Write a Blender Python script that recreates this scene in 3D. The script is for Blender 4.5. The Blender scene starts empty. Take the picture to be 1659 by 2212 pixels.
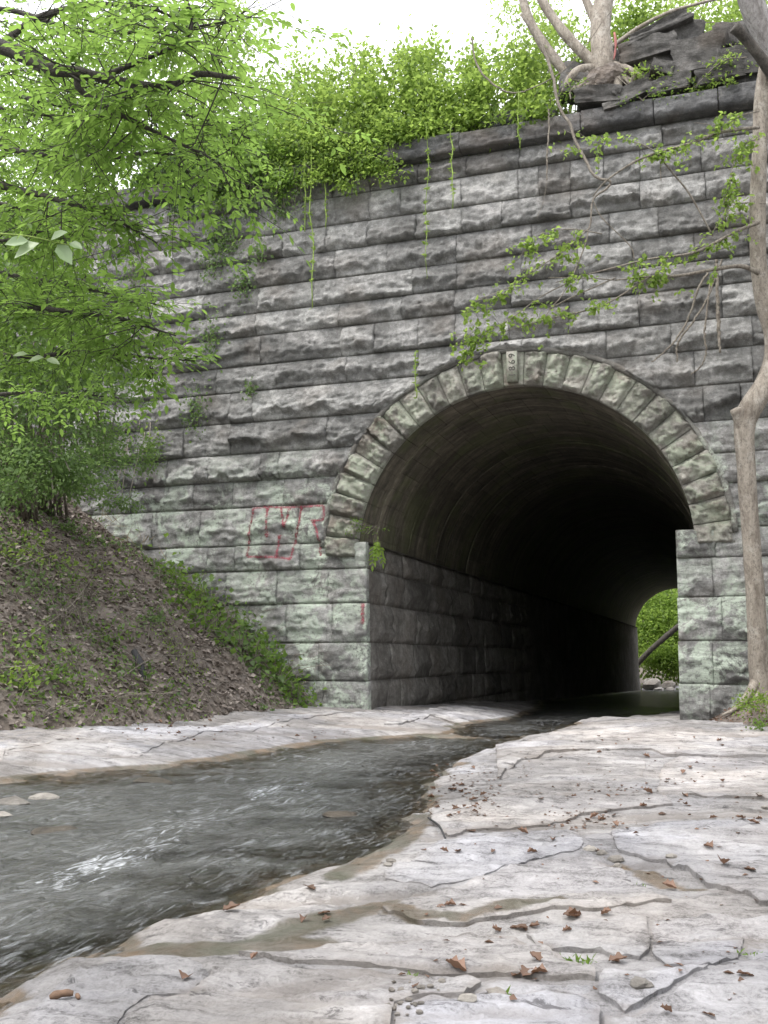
import bpy, math, random
import numpy as np
from mathutils import Vector
from mathutils.bvhtree import BVHTree
from mathutils.geometry import delaunay_2d_cdt

random.seed(7)
RNG = np.random.default_rng(11)
SC = bpy.context.scene
COL = SC.collection

# ------------------------------------------------------------------ camera
S = 1.35                                   # metres per layout unit
FPX, CX, CY = 2200.0, 829.5, 1106.0        # focal length and centre of a 1659 x 2212 frame
PITCH, YAW = math.atan(314 / FPX), math.radians(18.75)
CAM = np.array([0.0, -14.5 * S, 1.0 * S])
FH = np.array([-math.sin(YAW), math.cos(YAW), 0.0])
RT = np.array([math.cos(YAW), math.sin(YAW), 0.0])
FW = FH * math.cos(PITCH) + np.array([0, 0, math.sin(PITCH)])
UP = -FH * math.sin(PITCH) + np.array([0, 0, math.cos(PITCH)])
cam_d = bpy.data.cameras.new('camera'); cam = bpy.data.objects.new('camera', cam_d); COL.objects.link(cam)
cam.location = CAM; cam.rotation_euler = (math.pi / 2 + PITCH, 0, YAW)
cam_d.sensor_fit = 'VERTICAL'; cam_d.sensor_height = 24; cam_d.lens = 24 * FPX / 2212
cam_d.clip_start = 0.05; cam_d.clip_end = 2000
SC.camera = cam

# ------------------------------------------------------------------ light
SUN_EL, SUN_AZ = math.radians(60), math.radians(212)    # compass bearing of the sun, from +Y clockwise
W = bpy.data.worlds.new('World'); SC.world = W; W.use_nodes = True
nt = W.node_tree; bg = nt.nodes['Background']
sky = nt.nodes.new('ShaderNodeTexSky'); sky.sky_type = 'NISHITA'; sky.sun_disc = False
sky.sun_elevation = SUN_EL; sky.sun_rotation = SUN_AZ
sky.air_density = 1.0; sky.dust_density = 6.0; sky.ozone_density = 1.0
ov = nt.nodes.new('ShaderNodeMix'); ov.data_type = 'RGBA'; ov.inputs[0].default_value = 0.85      # an even veil of cloud over the sky
ov.inputs[7].default_value = (8.2, 8.2, 8.3, 1); nt.links.new(sky.outputs[0], ov.inputs[6])
nt.links.new(ov.outputs[2], bg.inputs[0]); bg.inputs[1].default_value = 0.15
sd = bpy.data.lights.new('sun', 'SUN'); sun = bpy.data.objects.new('sun', sd); COL.objects.link(sun)
sd.energy = 1.5; sd.angle = math.radians(28); sd.color = (1.0, 0.96, 0.9)
sun.rotation_euler = (math.pi / 2 - SUN_EL, 0, math.pi - SUN_AZ); sun.location = (0, -20, 40)
vs = SC.view_settings; vs.view_transform = 'Standard'; vs.look = 'None'; vs.gamma = 1; vs.exposure = 1.18
vs.use_curve_mapping = False
SC.cycles.use_denoising = True
SC.cycles.max_bounces = 8; SC.cycles.diffuse_bounces = 5; SC.cycles.transparent_max_bounces = 8
SC.cycles.caustics_reflective = False; SC.cycles.caustics_refractive = False

# ------------------------------------------------------------------ helpers: projection, noise
def ray(x, y): return FW + RT * (x - CX) / FPX - UP * (y - CY) / FPX
def P(x, y, depth): return CAM + ray(x, y) * depth              # a point seen at (x, y), depth metres ahead
def WL(x, y, Y=0.0):                                              # a point on the plane of the wall
    d = ray(x, y); return CAM + d * ((Y - CAM[1]) / d[1])
def GZ(x, y, z):
    d = ray(x, y); return CAM + d * ((z - CAM[2]) / d[2])

def _h(i, j, k):
    n = (i * 374761393 + j * 668265263 + k * 1442695041) & 0xFFFFFFFF
    n = ((n ^ (n >> 13)) * 1274126177) & 0xFFFFFFFF
    n = n ^ (n >> 16)
    return (n & 0xFFFF) / 32767.5 - 1.0
def vnoise(p):
    p = np.asarray(p, float); f0 = np.floor(p); i = f0.astype(np.int64); f = p - f0
    f = f * f * f * (f * (f * 6 - 15) + 10)
    r = 0
    for dx in (0, 1):
        wx = f[..., 0] if dx else 1 - f[..., 0]
        for dy in (0, 1):
            wy = f[..., 1] if dy else 1 - f[..., 1]
            for dz in (0, 1):
                wz = f[..., 2] if dz else 1 - f[..., 2]
                r = r + wx * wy * wz * _h(i[..., 0] + dx, i[..., 1] + dy, i[..., 2] + dz)
    return r
def fbm(p, octv=4, lac=2.1, gain=0.5):
    p = np.asarray(p, float); a = 1.0; s = 0; t = 0
    for _ in range(octv):
        s = s + a * vnoise(p); t += a; a *= gain; p = p * lac + 17.3
    return s / t
def sstep(a, b, x):
    t = np.clip((x - a) / (b - a), 0, 1); return t * t * (3 - 2 * t)
def terrace(t, n):
    q = t * n; f = np.floor(q); return (f + sstep(0.70, 0.97, q - f)) / n

# ------------------------------------------------------------------ helpers: objects
def tag(o, label=None, cat=None, group=None, kind=None):
    for k, v in (('label', label), ('category', cat), ('group', group), ('kind', kind)):
        if v: o[k] = v
    return o
def thing(name, loc, label, cat, group=None, kind=None):
    o = bpy.data.objects.new(name, None); COL.objects.link(o); o.location = loc; o.empty_display_size = 0.2
    return tag(o, label, cat, group, kind)
def wloc(o):
    v = np.zeros(3)
    while o is not None:
        v = v + np.array(o.location); o = o.parent
    return v
def mesh(name, verts, faces, mat, parent=None, smooth=False, origin=None, cols=None, attrs=None):
    v = np.asarray(verts, float)
    base = wloc(parent) if parent is not None else np.zeros(3)
    org = np.asarray(origin if origin is not None else base, float)
    me = bpy.data.meshes.new(name)
    fa = np.asarray(faces) if not isinstance(faces, list) else None
    if fa is not None and fa.ndim == 2:
        n, k = fa.shape
        me.vertices.add(len(v)); me.vertices.foreach_set('co', (v - org).astype(np.float32).ravel())
        me.loops.add(n * k); me.loops.foreach_set('vertex_index', fa.astype(np.int32).ravel())
        me.polygons.add(n); me.polygons.foreach_set('loop_start', np.arange(0, n * k, k, dtype=np.int32))
        me.update(calc_edges=True); me.validate()
    else:
        me.from_pydata((v - org).tolist(), [], faces); me.update()
    if smooth: me.polygons.foreach_set('use_smooth', np.ones(len(me.polygons), dtype=bool))
    if cols is not None:
        a = me.attributes.new('tint', 'FLOAT', 'POINT'); a.data.foreach_set('value', np.asarray(cols, np.float32))
    for k, val in (attrs or {}).items():
        a = me.attributes.new(k, 'FLOAT', 'POINT'); a.data.foreach_set('value', np.asarray(val, np.float32))
    me.materials.append(mat)
    o = bpy.data.objects.new(name, me); COL.objects.link(o)
    if parent is not None: o.parent = parent
    o.location = org - base
    return o

class MB:
    """collects pieces of one mesh"""
    def __init__(s): s.v = []; s.f = []; s.c = []; s.n = 0
    def add(s, v, f, c=0.5):
        v = np.asarray(v, float); s.v.append(v); s.f.append(np.asarray(f) + s.n); s.n += len(v)
        s.c.append(np.full(len(v), c) if np.isscalar(c) else c)
    def build(s, name, mat, parent=None, smooth=False, origin=None):
        return mesh(name, np.concatenate(s.v), np.concatenate(s.f), mat, parent, smooth, origin, np.concatenate(s.c))
    def tube(s, pts, rad, k=7, wob=0.0, seed=0, c=0.5):
        pts = np.asarray(pts, float); n = len(pts); rad = np.atleast_1d(np.asarray(rad, float)); rad = np.interp(np.linspace(0, 1, n), np.linspace(0, 1, len(rad)), rad) if len(rad) > 1 else np.full(n, rad[0])
        t = np.gradient(pts, axis=0); t /= np.linalg.norm(t, axis=1)[:, None] + 1e-9
        a = np.array([0.31, 0.2, 0.93]); u = np.cross(t, a); u /= np.linalg.norm(u, axis=1)[:, None] + 1e-9
        w = np.cross(t, u); ang = np.linspace(0, 2 * math.pi, k, endpoint=False)
        ring = u[:, None, :] * np.cos(ang)[None, :, None] + w[:, None, :] * np.sin(ang)[None, :, None]
        r = np.repeat(rad[:, None], k, 1)
        if wob:
            q = pts[:, None, :] + ring * rad[:, None, None]
            r = r * (1 + wob * fbm(q * 6.0 / max(rad.max() * 8, 0.15) * 0.35 + seed, 3))
        v = (pts[:, None, :] + ring * r[:, :, None]).reshape(-1, 3)
        i = np.arange(n - 1)[:, None] * k; j = np.arange(k)[None, :]; j2 = (j + 1) % k
        f = np.stack([i + j, i + j2, i + k + j2, i + k + j], -1).reshape(-1, 4)
        v = np.vstack([v, pts[0], pts[-1]]); m = n * k
        cap0 = np.stack([j2[0], j[0], np.full(k, m), np.full(k, m)], -1)
        cap1 = np.stack([(n - 1) * k + j[0], (n - 1) * k + j2[0], np.full(k, m + 1), np.full(k, m + 1)], -1)
        # quads with a doubled corner would be invalid: use triangles for every face
        tri = np.vstack([f[:, [0, 1, 2]], f[:, [0, 2, 3]], cap0[:, :3], cap1[:, :3]])
        s.add(v, tri, c)

def curve(pts, n=24):
    """smooth curve through points (Catmull-Rom)"""
    p = np.asarray(pts, float); p = np.vstack([2 * p[0] - p[1], p, 2 * p[-1] - p[-2]])
    out = []; m = len(p) - 3
    for i in range(m):
        k = max(2, n // m); t = np.linspace(0, 1, k, endpoint=(i == m - 1))[:, None]
        a, b, c, d = p[i], p[i + 1], p[i + 2], p[i + 3]
        out.append(0.5 * (2 * b + (c - a) * t + (2 * a - 5 * b + 4 * c - d) * t ** 2 + (3 * b - a - 3 * c + d) * t ** 3))
    return np.vstack(out)

# ------------------------------------------------------------------ materials
def newmat(name):
    m = bpy.data.materials.new(name); m.use_nodes = True; nt = m.node_tree
    return m, nt, nt.nodes, nt.nodes['Principled BSDF']
class N:
    """tiny node helper"""
    def __init__(s, nt): s.nt = nt
    def n(s, t, **kw):
        o = s.nt.nodes.new(t)
        for k, v in kw.items(): setattr(o, k, v)
        return o
    def l(s, a, b): s.nt.links.new(a, b)
    def pos(s, scale=(1, 1, 1), rot=(0, 0, 0)):
        g = s.n('ShaderNodeNewGeometry'); m = s.n('ShaderNodeMapping'); m.inputs['Scale'].default_value = scale
        m.inputs['Rotation'].default_value = rot
        s.l(g.outputs['Position'], m.inputs['Vector']); return m.outputs[0]
    def noise(s, vec, scale, detail=6, rough=0.6, dist=0.0):
        o = s.n('ShaderNodeTexNoise'); o.inputs['Scale'].default_value = scale; o.inputs['Detail'].default_value = detail
        o.inputs['Roughness'].default_value = rough; o.inputs['Distortion'].default_value = dist
        s.l(vec, o.inputs['Vector']); return o.outputs[0]
    def ramp(s, fac, stops):
        o = s.n('ShaderNodeValToRGB'); e = o.color_ramp.elements
        while len(e) < len(stops): e.new(0.5)
        for q, (p, c) in zip(e, stops): q.position = p; q.color = (*c, 1) if len(c) == 3 else c
        s.l(fac, o.inputs[0]); return o.outputs[0]
    def rng(s, v, a, b, c=0.0, d=1.0, smooth=True):
        o = s.n('ShaderNodeMapRange'); o.interpolation_type = 'SMOOTHSTEP' if smooth else 'LINEAR'
        for i, q in zip((1, 2, 3, 4), (a, b, c, d)): o.inputs[i].default_value = q
        s.l(v, o.inputs[0]); return o.outputs[0]
    def mix(s, fac, a, b, mode='MIX'):
        o = s.n('ShaderNodeMix', data_type='RGBA', blend_type=mode)
        for sock, v in ((o.inputs[0], fac), (o.inputs[6], a), (o.inputs[7], b)):
            if isinstance(v, (int, float)): sock.default_value = v
            elif isinstance(v, tuple): sock.default_value = (*v, 1)
            else: s.l(v, sock)
        return o.outputs[2]
    def math(s, op, a, b=None):
        o = s.n('ShaderNodeMath', operation=op)
        for sock, v in zip(o.inputs, (a, b)):
            if v is None: continue
            if isinstance(v, (int, float)): sock.default_value = v
            else: s.l(v, sock)
        return o.outputs[0]
    def xyz(s):
        g = s.n('ShaderNodeNewGeometry'); q = s.n('ShaderNodeSeparateXYZ'); s.l(g.outputs['Position'], q.inputs[0]); return q.outputs
    def attr(s, name):
        o = s.n('ShaderNodeAttribute', attribute_name=name); return o.outputs['Fac']
    def bump(s, h, strength, dist, bsdf, prev=None):
        o = s.n('ShaderNodeBump'); o.inputs['Strength'].default_value = strength; o.inputs['Distance'].default_value = dist
        s.l(h, o.inputs['Height'])
        if prev is not None: s.l(prev, o.inputs['Normal'])
        if bsdf is not None: s.l(o.outputs[0], bsdf.inputs['Normal'])
        return o.outputs[0]

def stone_mat(name, dark, mid, light, lichen=0.0, lz=(6.2, 4.2), lich_col=(0.40, 0.46, 0.38), brown=0.25, wet=False, streak=0.5, pale=0.0):
    m, nt, ns, b = newmat(name); q = N(nt)
    p = q.pos()
    n1 = q.noise(p, 1.1, 9, 0.65, 0.3); n2 = q.noise(p, 7.0, 8, 0.7, 0.2); n3 = q.noise(p, 38.0, 6, 0.7)
    f = q.math('ADD', q.math('MULTIPLY', n1, 0.4), q.math('ADD', q.math('MULTIPLY', n2, 0.38), q.math('MULTIPLY', n3, 0.22)))
    c = q.ramp(f, [(0.36, dark), (0.5, mid), (0.64, light)])
    oi = q.n('ShaderNodeObjectInfo')
    val = q.rng(oi.outputs['Random'], 0, 1, 0.72, 1.38, False)
    vv = q.n('ShaderNodeCombineColor'); [q.l(val, vv.inputs[i]) for i in range(3)]
    c = q.mix(1.0, c, vv.outputs[0], 'MULTIPLY')
    # brown tint on some stones
    br = q.math('MULTIPLY', q.rng(q.noise(p, 0.9, 3, 0.5), 0.5, 0.68), brown)
    c = q.mix(br, c, (0.19, 0.145, 0.11))
    # run-off streaks
    st = q.noise(q.pos((5.0, 5.0, 0.35)), 1.6, 6, 0.6, 0.5)
    c = q.mix(q.math('MULTIPLY', q.rng(st, 0.52, 0.7), 0.55 * streak), c, (0.085, 0.08, 0.075))
    st2 = q.noise(q.pos((7.0, 7.0, 0.5)), 1.3, 5, 0.6, 0.3)
    c = q.mix(q.math('MULTIPLY', q.rng(st2, 0.6, 0.74), 0.5 * streak), c, (0.42, 0.41, 0.40))
    wash = q.math('MULTIPLY', q.rng(q.noise(q.pos((1, 1, 1.6)), 0.55, 7, 0.62, 0.6), 0.52, 0.70), pale)
    wash = q.math('MULTIPLY', wash, q.rng(n2, 0.4, 0.62, 0.25, 1.0))
    c = q.mix(wash, c, (0.5, 0.49, 0.485))
    if lichen:
        z = q.xyz()[2]; reg = q.rng(z, lz[1], lz[0], 1.0, 0.0)
        ln = q.noise(p, 1.5, 10, 0.72, 0.6)
        lm = q.math('MULTIPLY', q.rng(ln, 0.455, 0.55), reg)
        ln2 = q.rng(q.noise(p, 16.0, 6, 0.75), 0.36, 0.52)
        lm = q.math('MULTIPLY', q.math('MULTIPLY', lm, ln2), q.math('MULTIPLY', q.rng(q.noise(p, 0.45, 4, 0.6), 0.38, 0.54, 0.35, 1.0), lichen))
        c = q.mix(lm, c, lich_col)
    q.l(c, b.inputs['Base Color']); b.inputs['Roughness'].default_value = 0.35 if wet else 0.9
    b.inputs['Specular IOR Level'].default_value = 0.5 if wet else 0.25
    nb = q.bump(q.noise(q.pos((0.7, 0.7, 1.5)), 12.0, 12, 0.78, 0.6), 1.0, 0.06, None)
    q.bump(n3, 0.6, 0.012, b, nb)
    return m
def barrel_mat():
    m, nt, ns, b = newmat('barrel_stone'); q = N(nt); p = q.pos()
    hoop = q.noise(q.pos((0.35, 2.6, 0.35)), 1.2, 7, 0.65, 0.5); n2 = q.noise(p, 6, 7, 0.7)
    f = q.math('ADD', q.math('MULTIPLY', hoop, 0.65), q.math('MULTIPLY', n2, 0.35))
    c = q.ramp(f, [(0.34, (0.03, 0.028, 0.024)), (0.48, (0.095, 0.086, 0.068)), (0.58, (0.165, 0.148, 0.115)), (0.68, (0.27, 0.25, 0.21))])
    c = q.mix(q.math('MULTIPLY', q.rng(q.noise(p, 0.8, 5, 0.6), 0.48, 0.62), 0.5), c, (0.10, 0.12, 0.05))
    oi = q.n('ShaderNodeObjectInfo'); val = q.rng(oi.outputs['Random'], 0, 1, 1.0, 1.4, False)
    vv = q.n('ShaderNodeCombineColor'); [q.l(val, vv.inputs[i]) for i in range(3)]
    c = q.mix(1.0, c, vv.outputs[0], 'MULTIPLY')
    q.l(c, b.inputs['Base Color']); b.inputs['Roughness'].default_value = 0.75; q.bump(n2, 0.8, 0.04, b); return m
M = {}
M['stone'] = stone_mat('wall_stone', (0.085, 0.085, 0.083), (0.205, 0.205, 0.202), (0.45, 0.45, 0.445), lichen=0.95, pale=0.75, brown=0.18, lich_col=(0.48, 0.55, 0.47))
M['coping'] = stone_mat('coping_stone', (0.04, 0.041, 0.043), (0.10, 0.101, 0.104), (0.22, 0.222, 0.225))
M['loose'] = stone_mat('loose_stone', (0.04, 0.039, 0.038), (0.10, 0.097, 0.094), (0.21, 0.205, 0.2), brown=0.3)
M['voussoir'] = stone_mat('arch_stone', (0.115, 0.105, 0.092), (0.24, 0.23, 0.208), (0.40, 0.40, 0.37), lichen=0.8, lz=(20, 15), lich_col=(0.34, 0.38, 0.30), brown=0.5, streak=0.25)
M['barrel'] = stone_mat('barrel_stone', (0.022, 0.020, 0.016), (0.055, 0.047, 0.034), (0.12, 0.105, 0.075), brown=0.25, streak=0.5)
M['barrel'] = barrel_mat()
M['jamb'] = stone_mat('side_wall_stone', (0.08, 0.076, 0.07), (0.20, 0.19, 0.178), (0.38, 0.37, 0.35), brown=0.2, streak=0.7)
M['mortar'] = stone_mat('mortar', (0.10, 0.098, 0.092), (0.17, 0.165, 0.155), (0.3, 0.31, 0.29), lichen=0.9, lz=(6.5, 4.5), lich_col=(0.5, 0.56, 0.48))

def rock_mat():
    m, nt, ns, b = newmat('bedrock'); q = N(nt); p = q.pos()
    n1 = q.noise(p, 0.9, 8, 0.62, 0.4); n2 = q.noise(p, 5.0, 9, 0.7, 0.3); n3 = q.noise(p, 60, 8, 0.8)
    fol = q.noise(q.pos((1.2, 9.0, 6.0), (0, 0, -YAW)), 1.5, 8, 0.65, 0.5)
    f = q.math('ADD', q.math('MULTIPLY', n2, 0.36), q.math('ADD', q.math('MULTIPLY', fol, 0.30), q.math('MULTIPLY', n3, 0.34)))
    c = q.ramp(f, [(0.37, (0.06, 0.057, 0.056)), (0.43, (0.22, 0.215, 0.214)), (0.49, (0.39, 0.382, 0.385)), (0.60, (0.55, 0.542, 0.546))])
    c = q.mix(q.math('MULTIPLY', q.rng(q.math('ADD', q.math('MULTIPLY', q.attr('silt'), 0.5), q.math('MULTIPLY', n1, 0.7)), 0.46, 0.74), 0.7), c, (0.29, 0.268, 0.252))          # silt and iron tint
    # dark scuffs and lichen spots
    d = q.math('MULTIPLY', q.rng(q.noise(q.pos((1, 2.2, 1), (0, 0, -YAW)), 4.5, 7, 0.7, 0.8), 0.60, 0.67), 0.75)
    c = q.mix(d, c, (0.08, 0.076, 0.078))
    oi = q.n('ShaderNodeObjectInfo'); v = q.rng(oi.outputs['Random'], 0, 1, 0.86, 1.1, False)
    vv = q.n('ShaderNodeCombineColor'); [q.l(v, vv.inputs[i]) for i in range(3)]
    c = q.mix(1.0, c, vv.outputs[0], 'MULTIPLY')
    fr2 = q.math('FRACT', q.math('MULTIPLY', oi.outputs['Random'], 7.31))
    c = q.mix(1.0, c, q.ramp(fr2, [(0.0, (1.0, 0.965, 0.935)), (0.45, (1.0, 0.985, 0.975)), (1.0, (1.0, 1.0, 1.03))]), 'MULTIPLY')
    c = q.mix(1.0, c, q.ramp(q.noise(p, 0.42, 5, 0.6, 0.6), [(0.40, (0.985, 0.965, 0.95)), (0.5, (0.98, 0.985, 0.995)), (0.6, (0.965, 0.985, 1.04))]), 'MULTIPLY')
    big = q.rng(q.noise(p, 0.7, 6, 0.6, 0.5), 0.42, 0.60, 0.72, 1.14); bb_ = q.n('ShaderNodeCombineColor'); [q.l(big, bb_.inputs[i]) for i in range(3)]
    c = q.mix(1.0, c, bb_.outputs[0], 'MULTIPLY')
    # splashed and silted by the creek: wet where the stone stands less than a hand above the water
    w = q.attr('wet'); wn = q.noise(p, 6, 6, 0.7)
    wm = q.rng(q.math('ADD', w, q.math('MULTIPLY', q.math('SUBTRACT', wn, 0.5), 0.7)), 0.35, 0.65)
    wc = q.ramp(q.noise(p, 2.2, 7, 0.65, 0.5), [(0.34, (0.07, 0.075, 0.035)), (0.48, (0.13, 0.105, 0.07)), (0.58, (0.20, 0.135, 0.075)), (0.7, (0.2, 0.19, 0.175))])
    c = q.mix(q.math('MULTIPLY', wm, 0.72), c, wc)
    q.l(c, b.inputs['Base Color']); q.l(q.rng(wm, 0, 1, 0.88, 0.28), b.inputs['Roughness'])
    b.inputs['Specular IOR Level'].default_value = 0.3
    nb = q.bump(fol, 0.9, 0.04, None); nb = q.bump(n2, 0.8, 0.03, None, nb); q.bump(n3, 1.0, 0.018, b, nb)
    return m
M['rock'] = rock_mat()

def soil_mat(name, a, bb, c3):
    m, nt, ns, b = newmat(name); q = N(nt); p = q.pos()
    v = q.n('ShaderNodeTexVoronoi'); v.inputs['Scale'].default_value = 11; q.l(p, v.inputs['Vector'])
    n2 = q.noise(p, 3.0, 8, 0.7)
    c = q.ramp(n2, [(0.35, a), (0.52, bb), (0.7, c3)])
    hs = q.n('ShaderNodeSeparateColor'); q.l(v.outputs['Color'], hs.inputs[0])
    c = q.mix(q.math('MULTIPLY', q.rng(hs.outputs[0], 0.6, 1.0), 0.5), c, (0.22, 0.2, 0.19))
    q.l(c, b.inputs['Base Color']); b.inputs['Roughness'].default_value = 0.95
    nb = q.bump(v.outputs['Distance'], 0.8, 0.05, None); q.bump(q.noise(p, 30, 6, 0.7), 0.8, 0.03, b, nb)
    return m
M['soil'] = soil_mat('leafy_soil', (0.065, 0.052, 0.043), (0.135, 0.112, 0.096), (0.22, 0.19, 0.168))

def water_mat():
    m, nt, ns, b = newmat('creek_water'); q = N(nt); nt.nodes.remove(b)
    out = nt.nodes['Material Output']
    flow = q.pos((1, 1, 1))
    ang = math.radians(28)
    h1 = q.noise(q.pos((1.5, 0.8, 1.0)), 5.0, 4, 0.55, 0.8); h2 = q.noise(q.pos((1.6, 0.8, 1.0)), 17.0, 5, 0.6, 0.8)
    nb = q.bump(h1, 1.0, 0.11, None); nb = q.bump(h2, 0.8, 0.018, None, nb)
    fr = q.n('ShaderNodeFresnel'); fr.inputs[0].default_value = 1.33; q.l(nb, fr.inputs['Normal'])
    gl = q.n('ShaderNodeBsdfGlossy'); gl.inputs['Roughness'].default_value = 0.09; q.l(nb, gl.inputs['Normal'])
    tr = q.n('ShaderNodeBsdfTransparent')
    dep = q.attr('depth')
    q.l(q.ramp(dep, [(0.0, (0.92, 0.9, 0.84)), (0.25, (0.5, 0.48, 0.38)), (0.7, (0.34, 0.34, 0.27)), (1.0, (0.2, 0.2, 0.16))]), tr.inputs[0])
    # silty body of the water
    df = q.n('ShaderNodeBsdfDiffuse'); df.inputs[0].default_value = (0.20, 0.206, 0.204, 1); q.l(nb, df.inputs['Normal'])
    body = q.n('ShaderNodeMixShader'); q.l(q.rng(dep, 0.1, 1.0, 0.0, 0.5), body.inputs[0]); q.l(tr.outputs[0], body.inputs[1]); q.l(df.outputs[0], body.inputs[2])
    mx = q.n('ShaderNodeMixShader'); q.l(fr.outputs[0], mx.inputs[0]); q.l(body.outputs[0], mx.inputs[1]); q.l(gl.outputs[0], mx.inputs[2])
    # foam where the water breaks
    fo = q.n('ShaderNodeBsdfDiffuse'); fo.inputs[0].default_value = (0.5, 0.525, 0.56, 1)
    fnoise = q.noise(q.pos((6.0, 1.6, 1.0)), 3.2, 8, 0.72, 1.2)
    fbase = q.rng(q.math('ADD', q.attr('foam'), q.math('MULTIPLY', q.math('SUBTRACT', fnoise, 0.5), 1.9)), 0.50, 0.95, 0.0, 0.85)
    fine = q.rng(q.noise(q.pos((5.5, 1.1, 1.0)), 3.0, 7, 0.62, 1.6), 0.46, 0.78, 0.0, 0.36)          # bubbles drawn out by the current
    broad = q.rng(q.noise(q.pos((1.5, 0.7, 1.0)), 1.1, 4, 0.6, 0.8), 0.38, 0.62, 0.15, 1.0)
    fmask = q.math('MAXIMUM', fbase, q.math('MULTIPLY', fine, broad))
    mx2 = q.n('ShaderNodeMixShader'); q.l(fmask, mx2.inputs[0]); q.l(mx.outputs[0], mx2.inputs[1]); q.l(fo.outputs[0], mx2.inputs[2])
    q.l(mx2.outputs[0], out.inputs[0])
    return m
M['water'] = water_mat()

def leaf_mat(name, dark, light, trans, tr=0.45, gloss=0.45):
    m, nt, ns, b = newmat(name); q = N(nt)
    t = q.attr('tint')
    c = q.ramp(t, [(0.0, dark), (1.0, light)])
    q.l(c, b.inputs['Base Color']); b.inputs['Roughness'].default_value = gloss; b.inputs['Specular IOR Level'].default_value = 0.35
    tl = q.n('ShaderNodeBsdfTranslucent'); q.l(q.mix(0.6, c, trans), tl.inputs[0])
    mx = q.n('ShaderNodeMixShader'); mx.inputs[0].default_value = tr
    q.l(b.outputs[0], mx.inputs[1]); q.l(tl.outputs[0], mx.inputs[2]); q.l(mx.outputs[0], nt.nodes['Material Output'].inputs[0])
    return m
M['leaf_lime'] = leaf_mat('lime_leaf', (0.06, 0.115, 0.022), (0.21, 0.32, 0.055), (0.44, 0.60, 0.14), tr=0.58)
M['leaf_mid'] = leaf_mat('green_leaf', (0.045, 0.09, 0.02), (0.145, 0.24, 0.045), (0.32, 0.50, 0.09), tr=0.55)
M['leaf_tree'] = leaf_mat('tree_leaf', (0.045, 0.095, 0.02), (0.165, 0.275, 0.05), (0.36, 0.56, 0.12), tr=0.58)
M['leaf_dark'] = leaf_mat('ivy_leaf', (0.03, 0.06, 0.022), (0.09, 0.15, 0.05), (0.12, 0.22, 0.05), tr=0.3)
M['leaf_blue'] = leaf_mat('honeysuckle_leaf', (0.055, 0.10, 0.035), (0.15, 0.235, 0.075), (0.28, 0.43, 0.12), tr=0.5)
M['leaf_pale'] = leaf_mat('pale_leaf', (0.2, 0.3, 0.16), (0.36, 0.45, 0.28), (0.4, 0.55, 0.25), tr=0.3, gloss=0.35)
M['leaf_dead'] = leaf_mat('dead_leaf', (0.07, 0.043, 0.03), (0.20, 0.125, 0.092), (0.3, 0.14, 0.06), tr=0.15, gloss=0.6)
M['litter'] = leaf_mat('litter_leaf', (0.075, 0.06, 0.05), (0.38, 0.33, 0.30), (0.2, 0.14, 0.1), tr=0.1, gloss=0.6)
M['dry_grass'] = leaf_mat('dry_grass', (0.16, 0.12, 0.07), (0.34, 0.27, 0.16), (0.3, 0.22, 0.1), tr=0.25, gloss=0.6)

def bark_mat(name, a, b2, lich=(0.3, 0.3, 0.26), la=0.3, sc=9.0, stretch=0.25):
    m, nt, ns, b = newmat(name); q = N(nt); p = q.pos((1, 1, stretch))
    n = q.noise(p, sc, 8, 0.7, 0.4); c = q.ramp(n, [(0.36, a), (0.64, b2)])
    c = q.mix(q.math('MULTIPLY', q.rng(q.noise(q.pos(), 5.0, 8, 0.7), 0.5, 0.65), la), c, lich)
    q.l(c, b.inputs['Base Color']); b.inputs['Roughness'].default_value = 0.9
    c = q.mix(q.math('MULTIPLY', q.rng(q.noise(q.pos((1, 1, .6)), 28, 6, 0.75), 0.5, 0.62), 0.6), c, tuple(x * .55 for x in a))
    q.l(c, b.inputs['Base Color'])
    nb = q.bump(n, 1.0, 0.05, None); q.bump(q.noise(q.pos(), 40, 6, 0.75), 0.8, 0.015, b, nb)
    return m
M['bark'] = bark_mat('tan_bark', (0.17, 0.145, 0.12), (0.36, 0.325, 0.28), (0.45, 0.43, 0.39), 0.5)
M['bark_grey'] = bark_mat('grey_bark', (0.16, 0.15, 0.145), (0.34, 0.33, 0.33))
M['bark_dark'] = bark_mat('dark_bark', (0.03, 0.027, 0.024), (0.085, 0.075, 0.065), la=0.1)
M['vine'] = bark_mat('vine_stem', (0.14, 0.12, 0.10), (0.30, 0.27, 0.23), la=0.2, sc=20)
M['green_stem'] = bark_mat('green_stem', (0.2, 0.3, 0.06), (0.34, 0.46, 0.12), (0.3, 0.42, 0.1), 0.1)
def plain(name, col, rough=0.8):
    m, nt, ns, b = newmat(name); q = N(nt); n = q.noise(q.pos(), 25, 6, 0.7)
    c = q.ramp(n, [(0.3, tuple(x * 0.6 for x in col)), (0.7, tuple(min(1, x * 1.25) for x in col))])
    q.l(c, b.inputs['Base Color']); b.inputs['Roughness'].default_value = rough; q.bump(n, 0.4, 0.01, b); return m
def paint_mat():
    m, nt, ns, b = newmat('red_spray_paint'); q = N(nt); p = q.pos()
    n = q.noise(p, 24, 6, 0.7); b.inputs['Base Color'].default_value = (0.25, 0.055, 0.075, 1); b.inputs['Roughness'].default_value = 0.7
    t = q.n('ShaderNodeBsdfTransparent'); mx = q.n('ShaderNodeMixShader')
    q.l(q.math('MULTIPLY', q.math('MULTIPLY', q.attr('tint'), 1.0), q.rng(n, 0.36, 0.6, 0.12, 0.85)), mx.inputs[0])
    q.l(t.outputs[0], mx.inputs[1]); q.l(b.outputs[0], mx.inputs[2]); q.l(mx.outputs[0], nt.nodes['Material Output'].inputs[0]); return m
M['paint'] = paint_mat()
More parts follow.
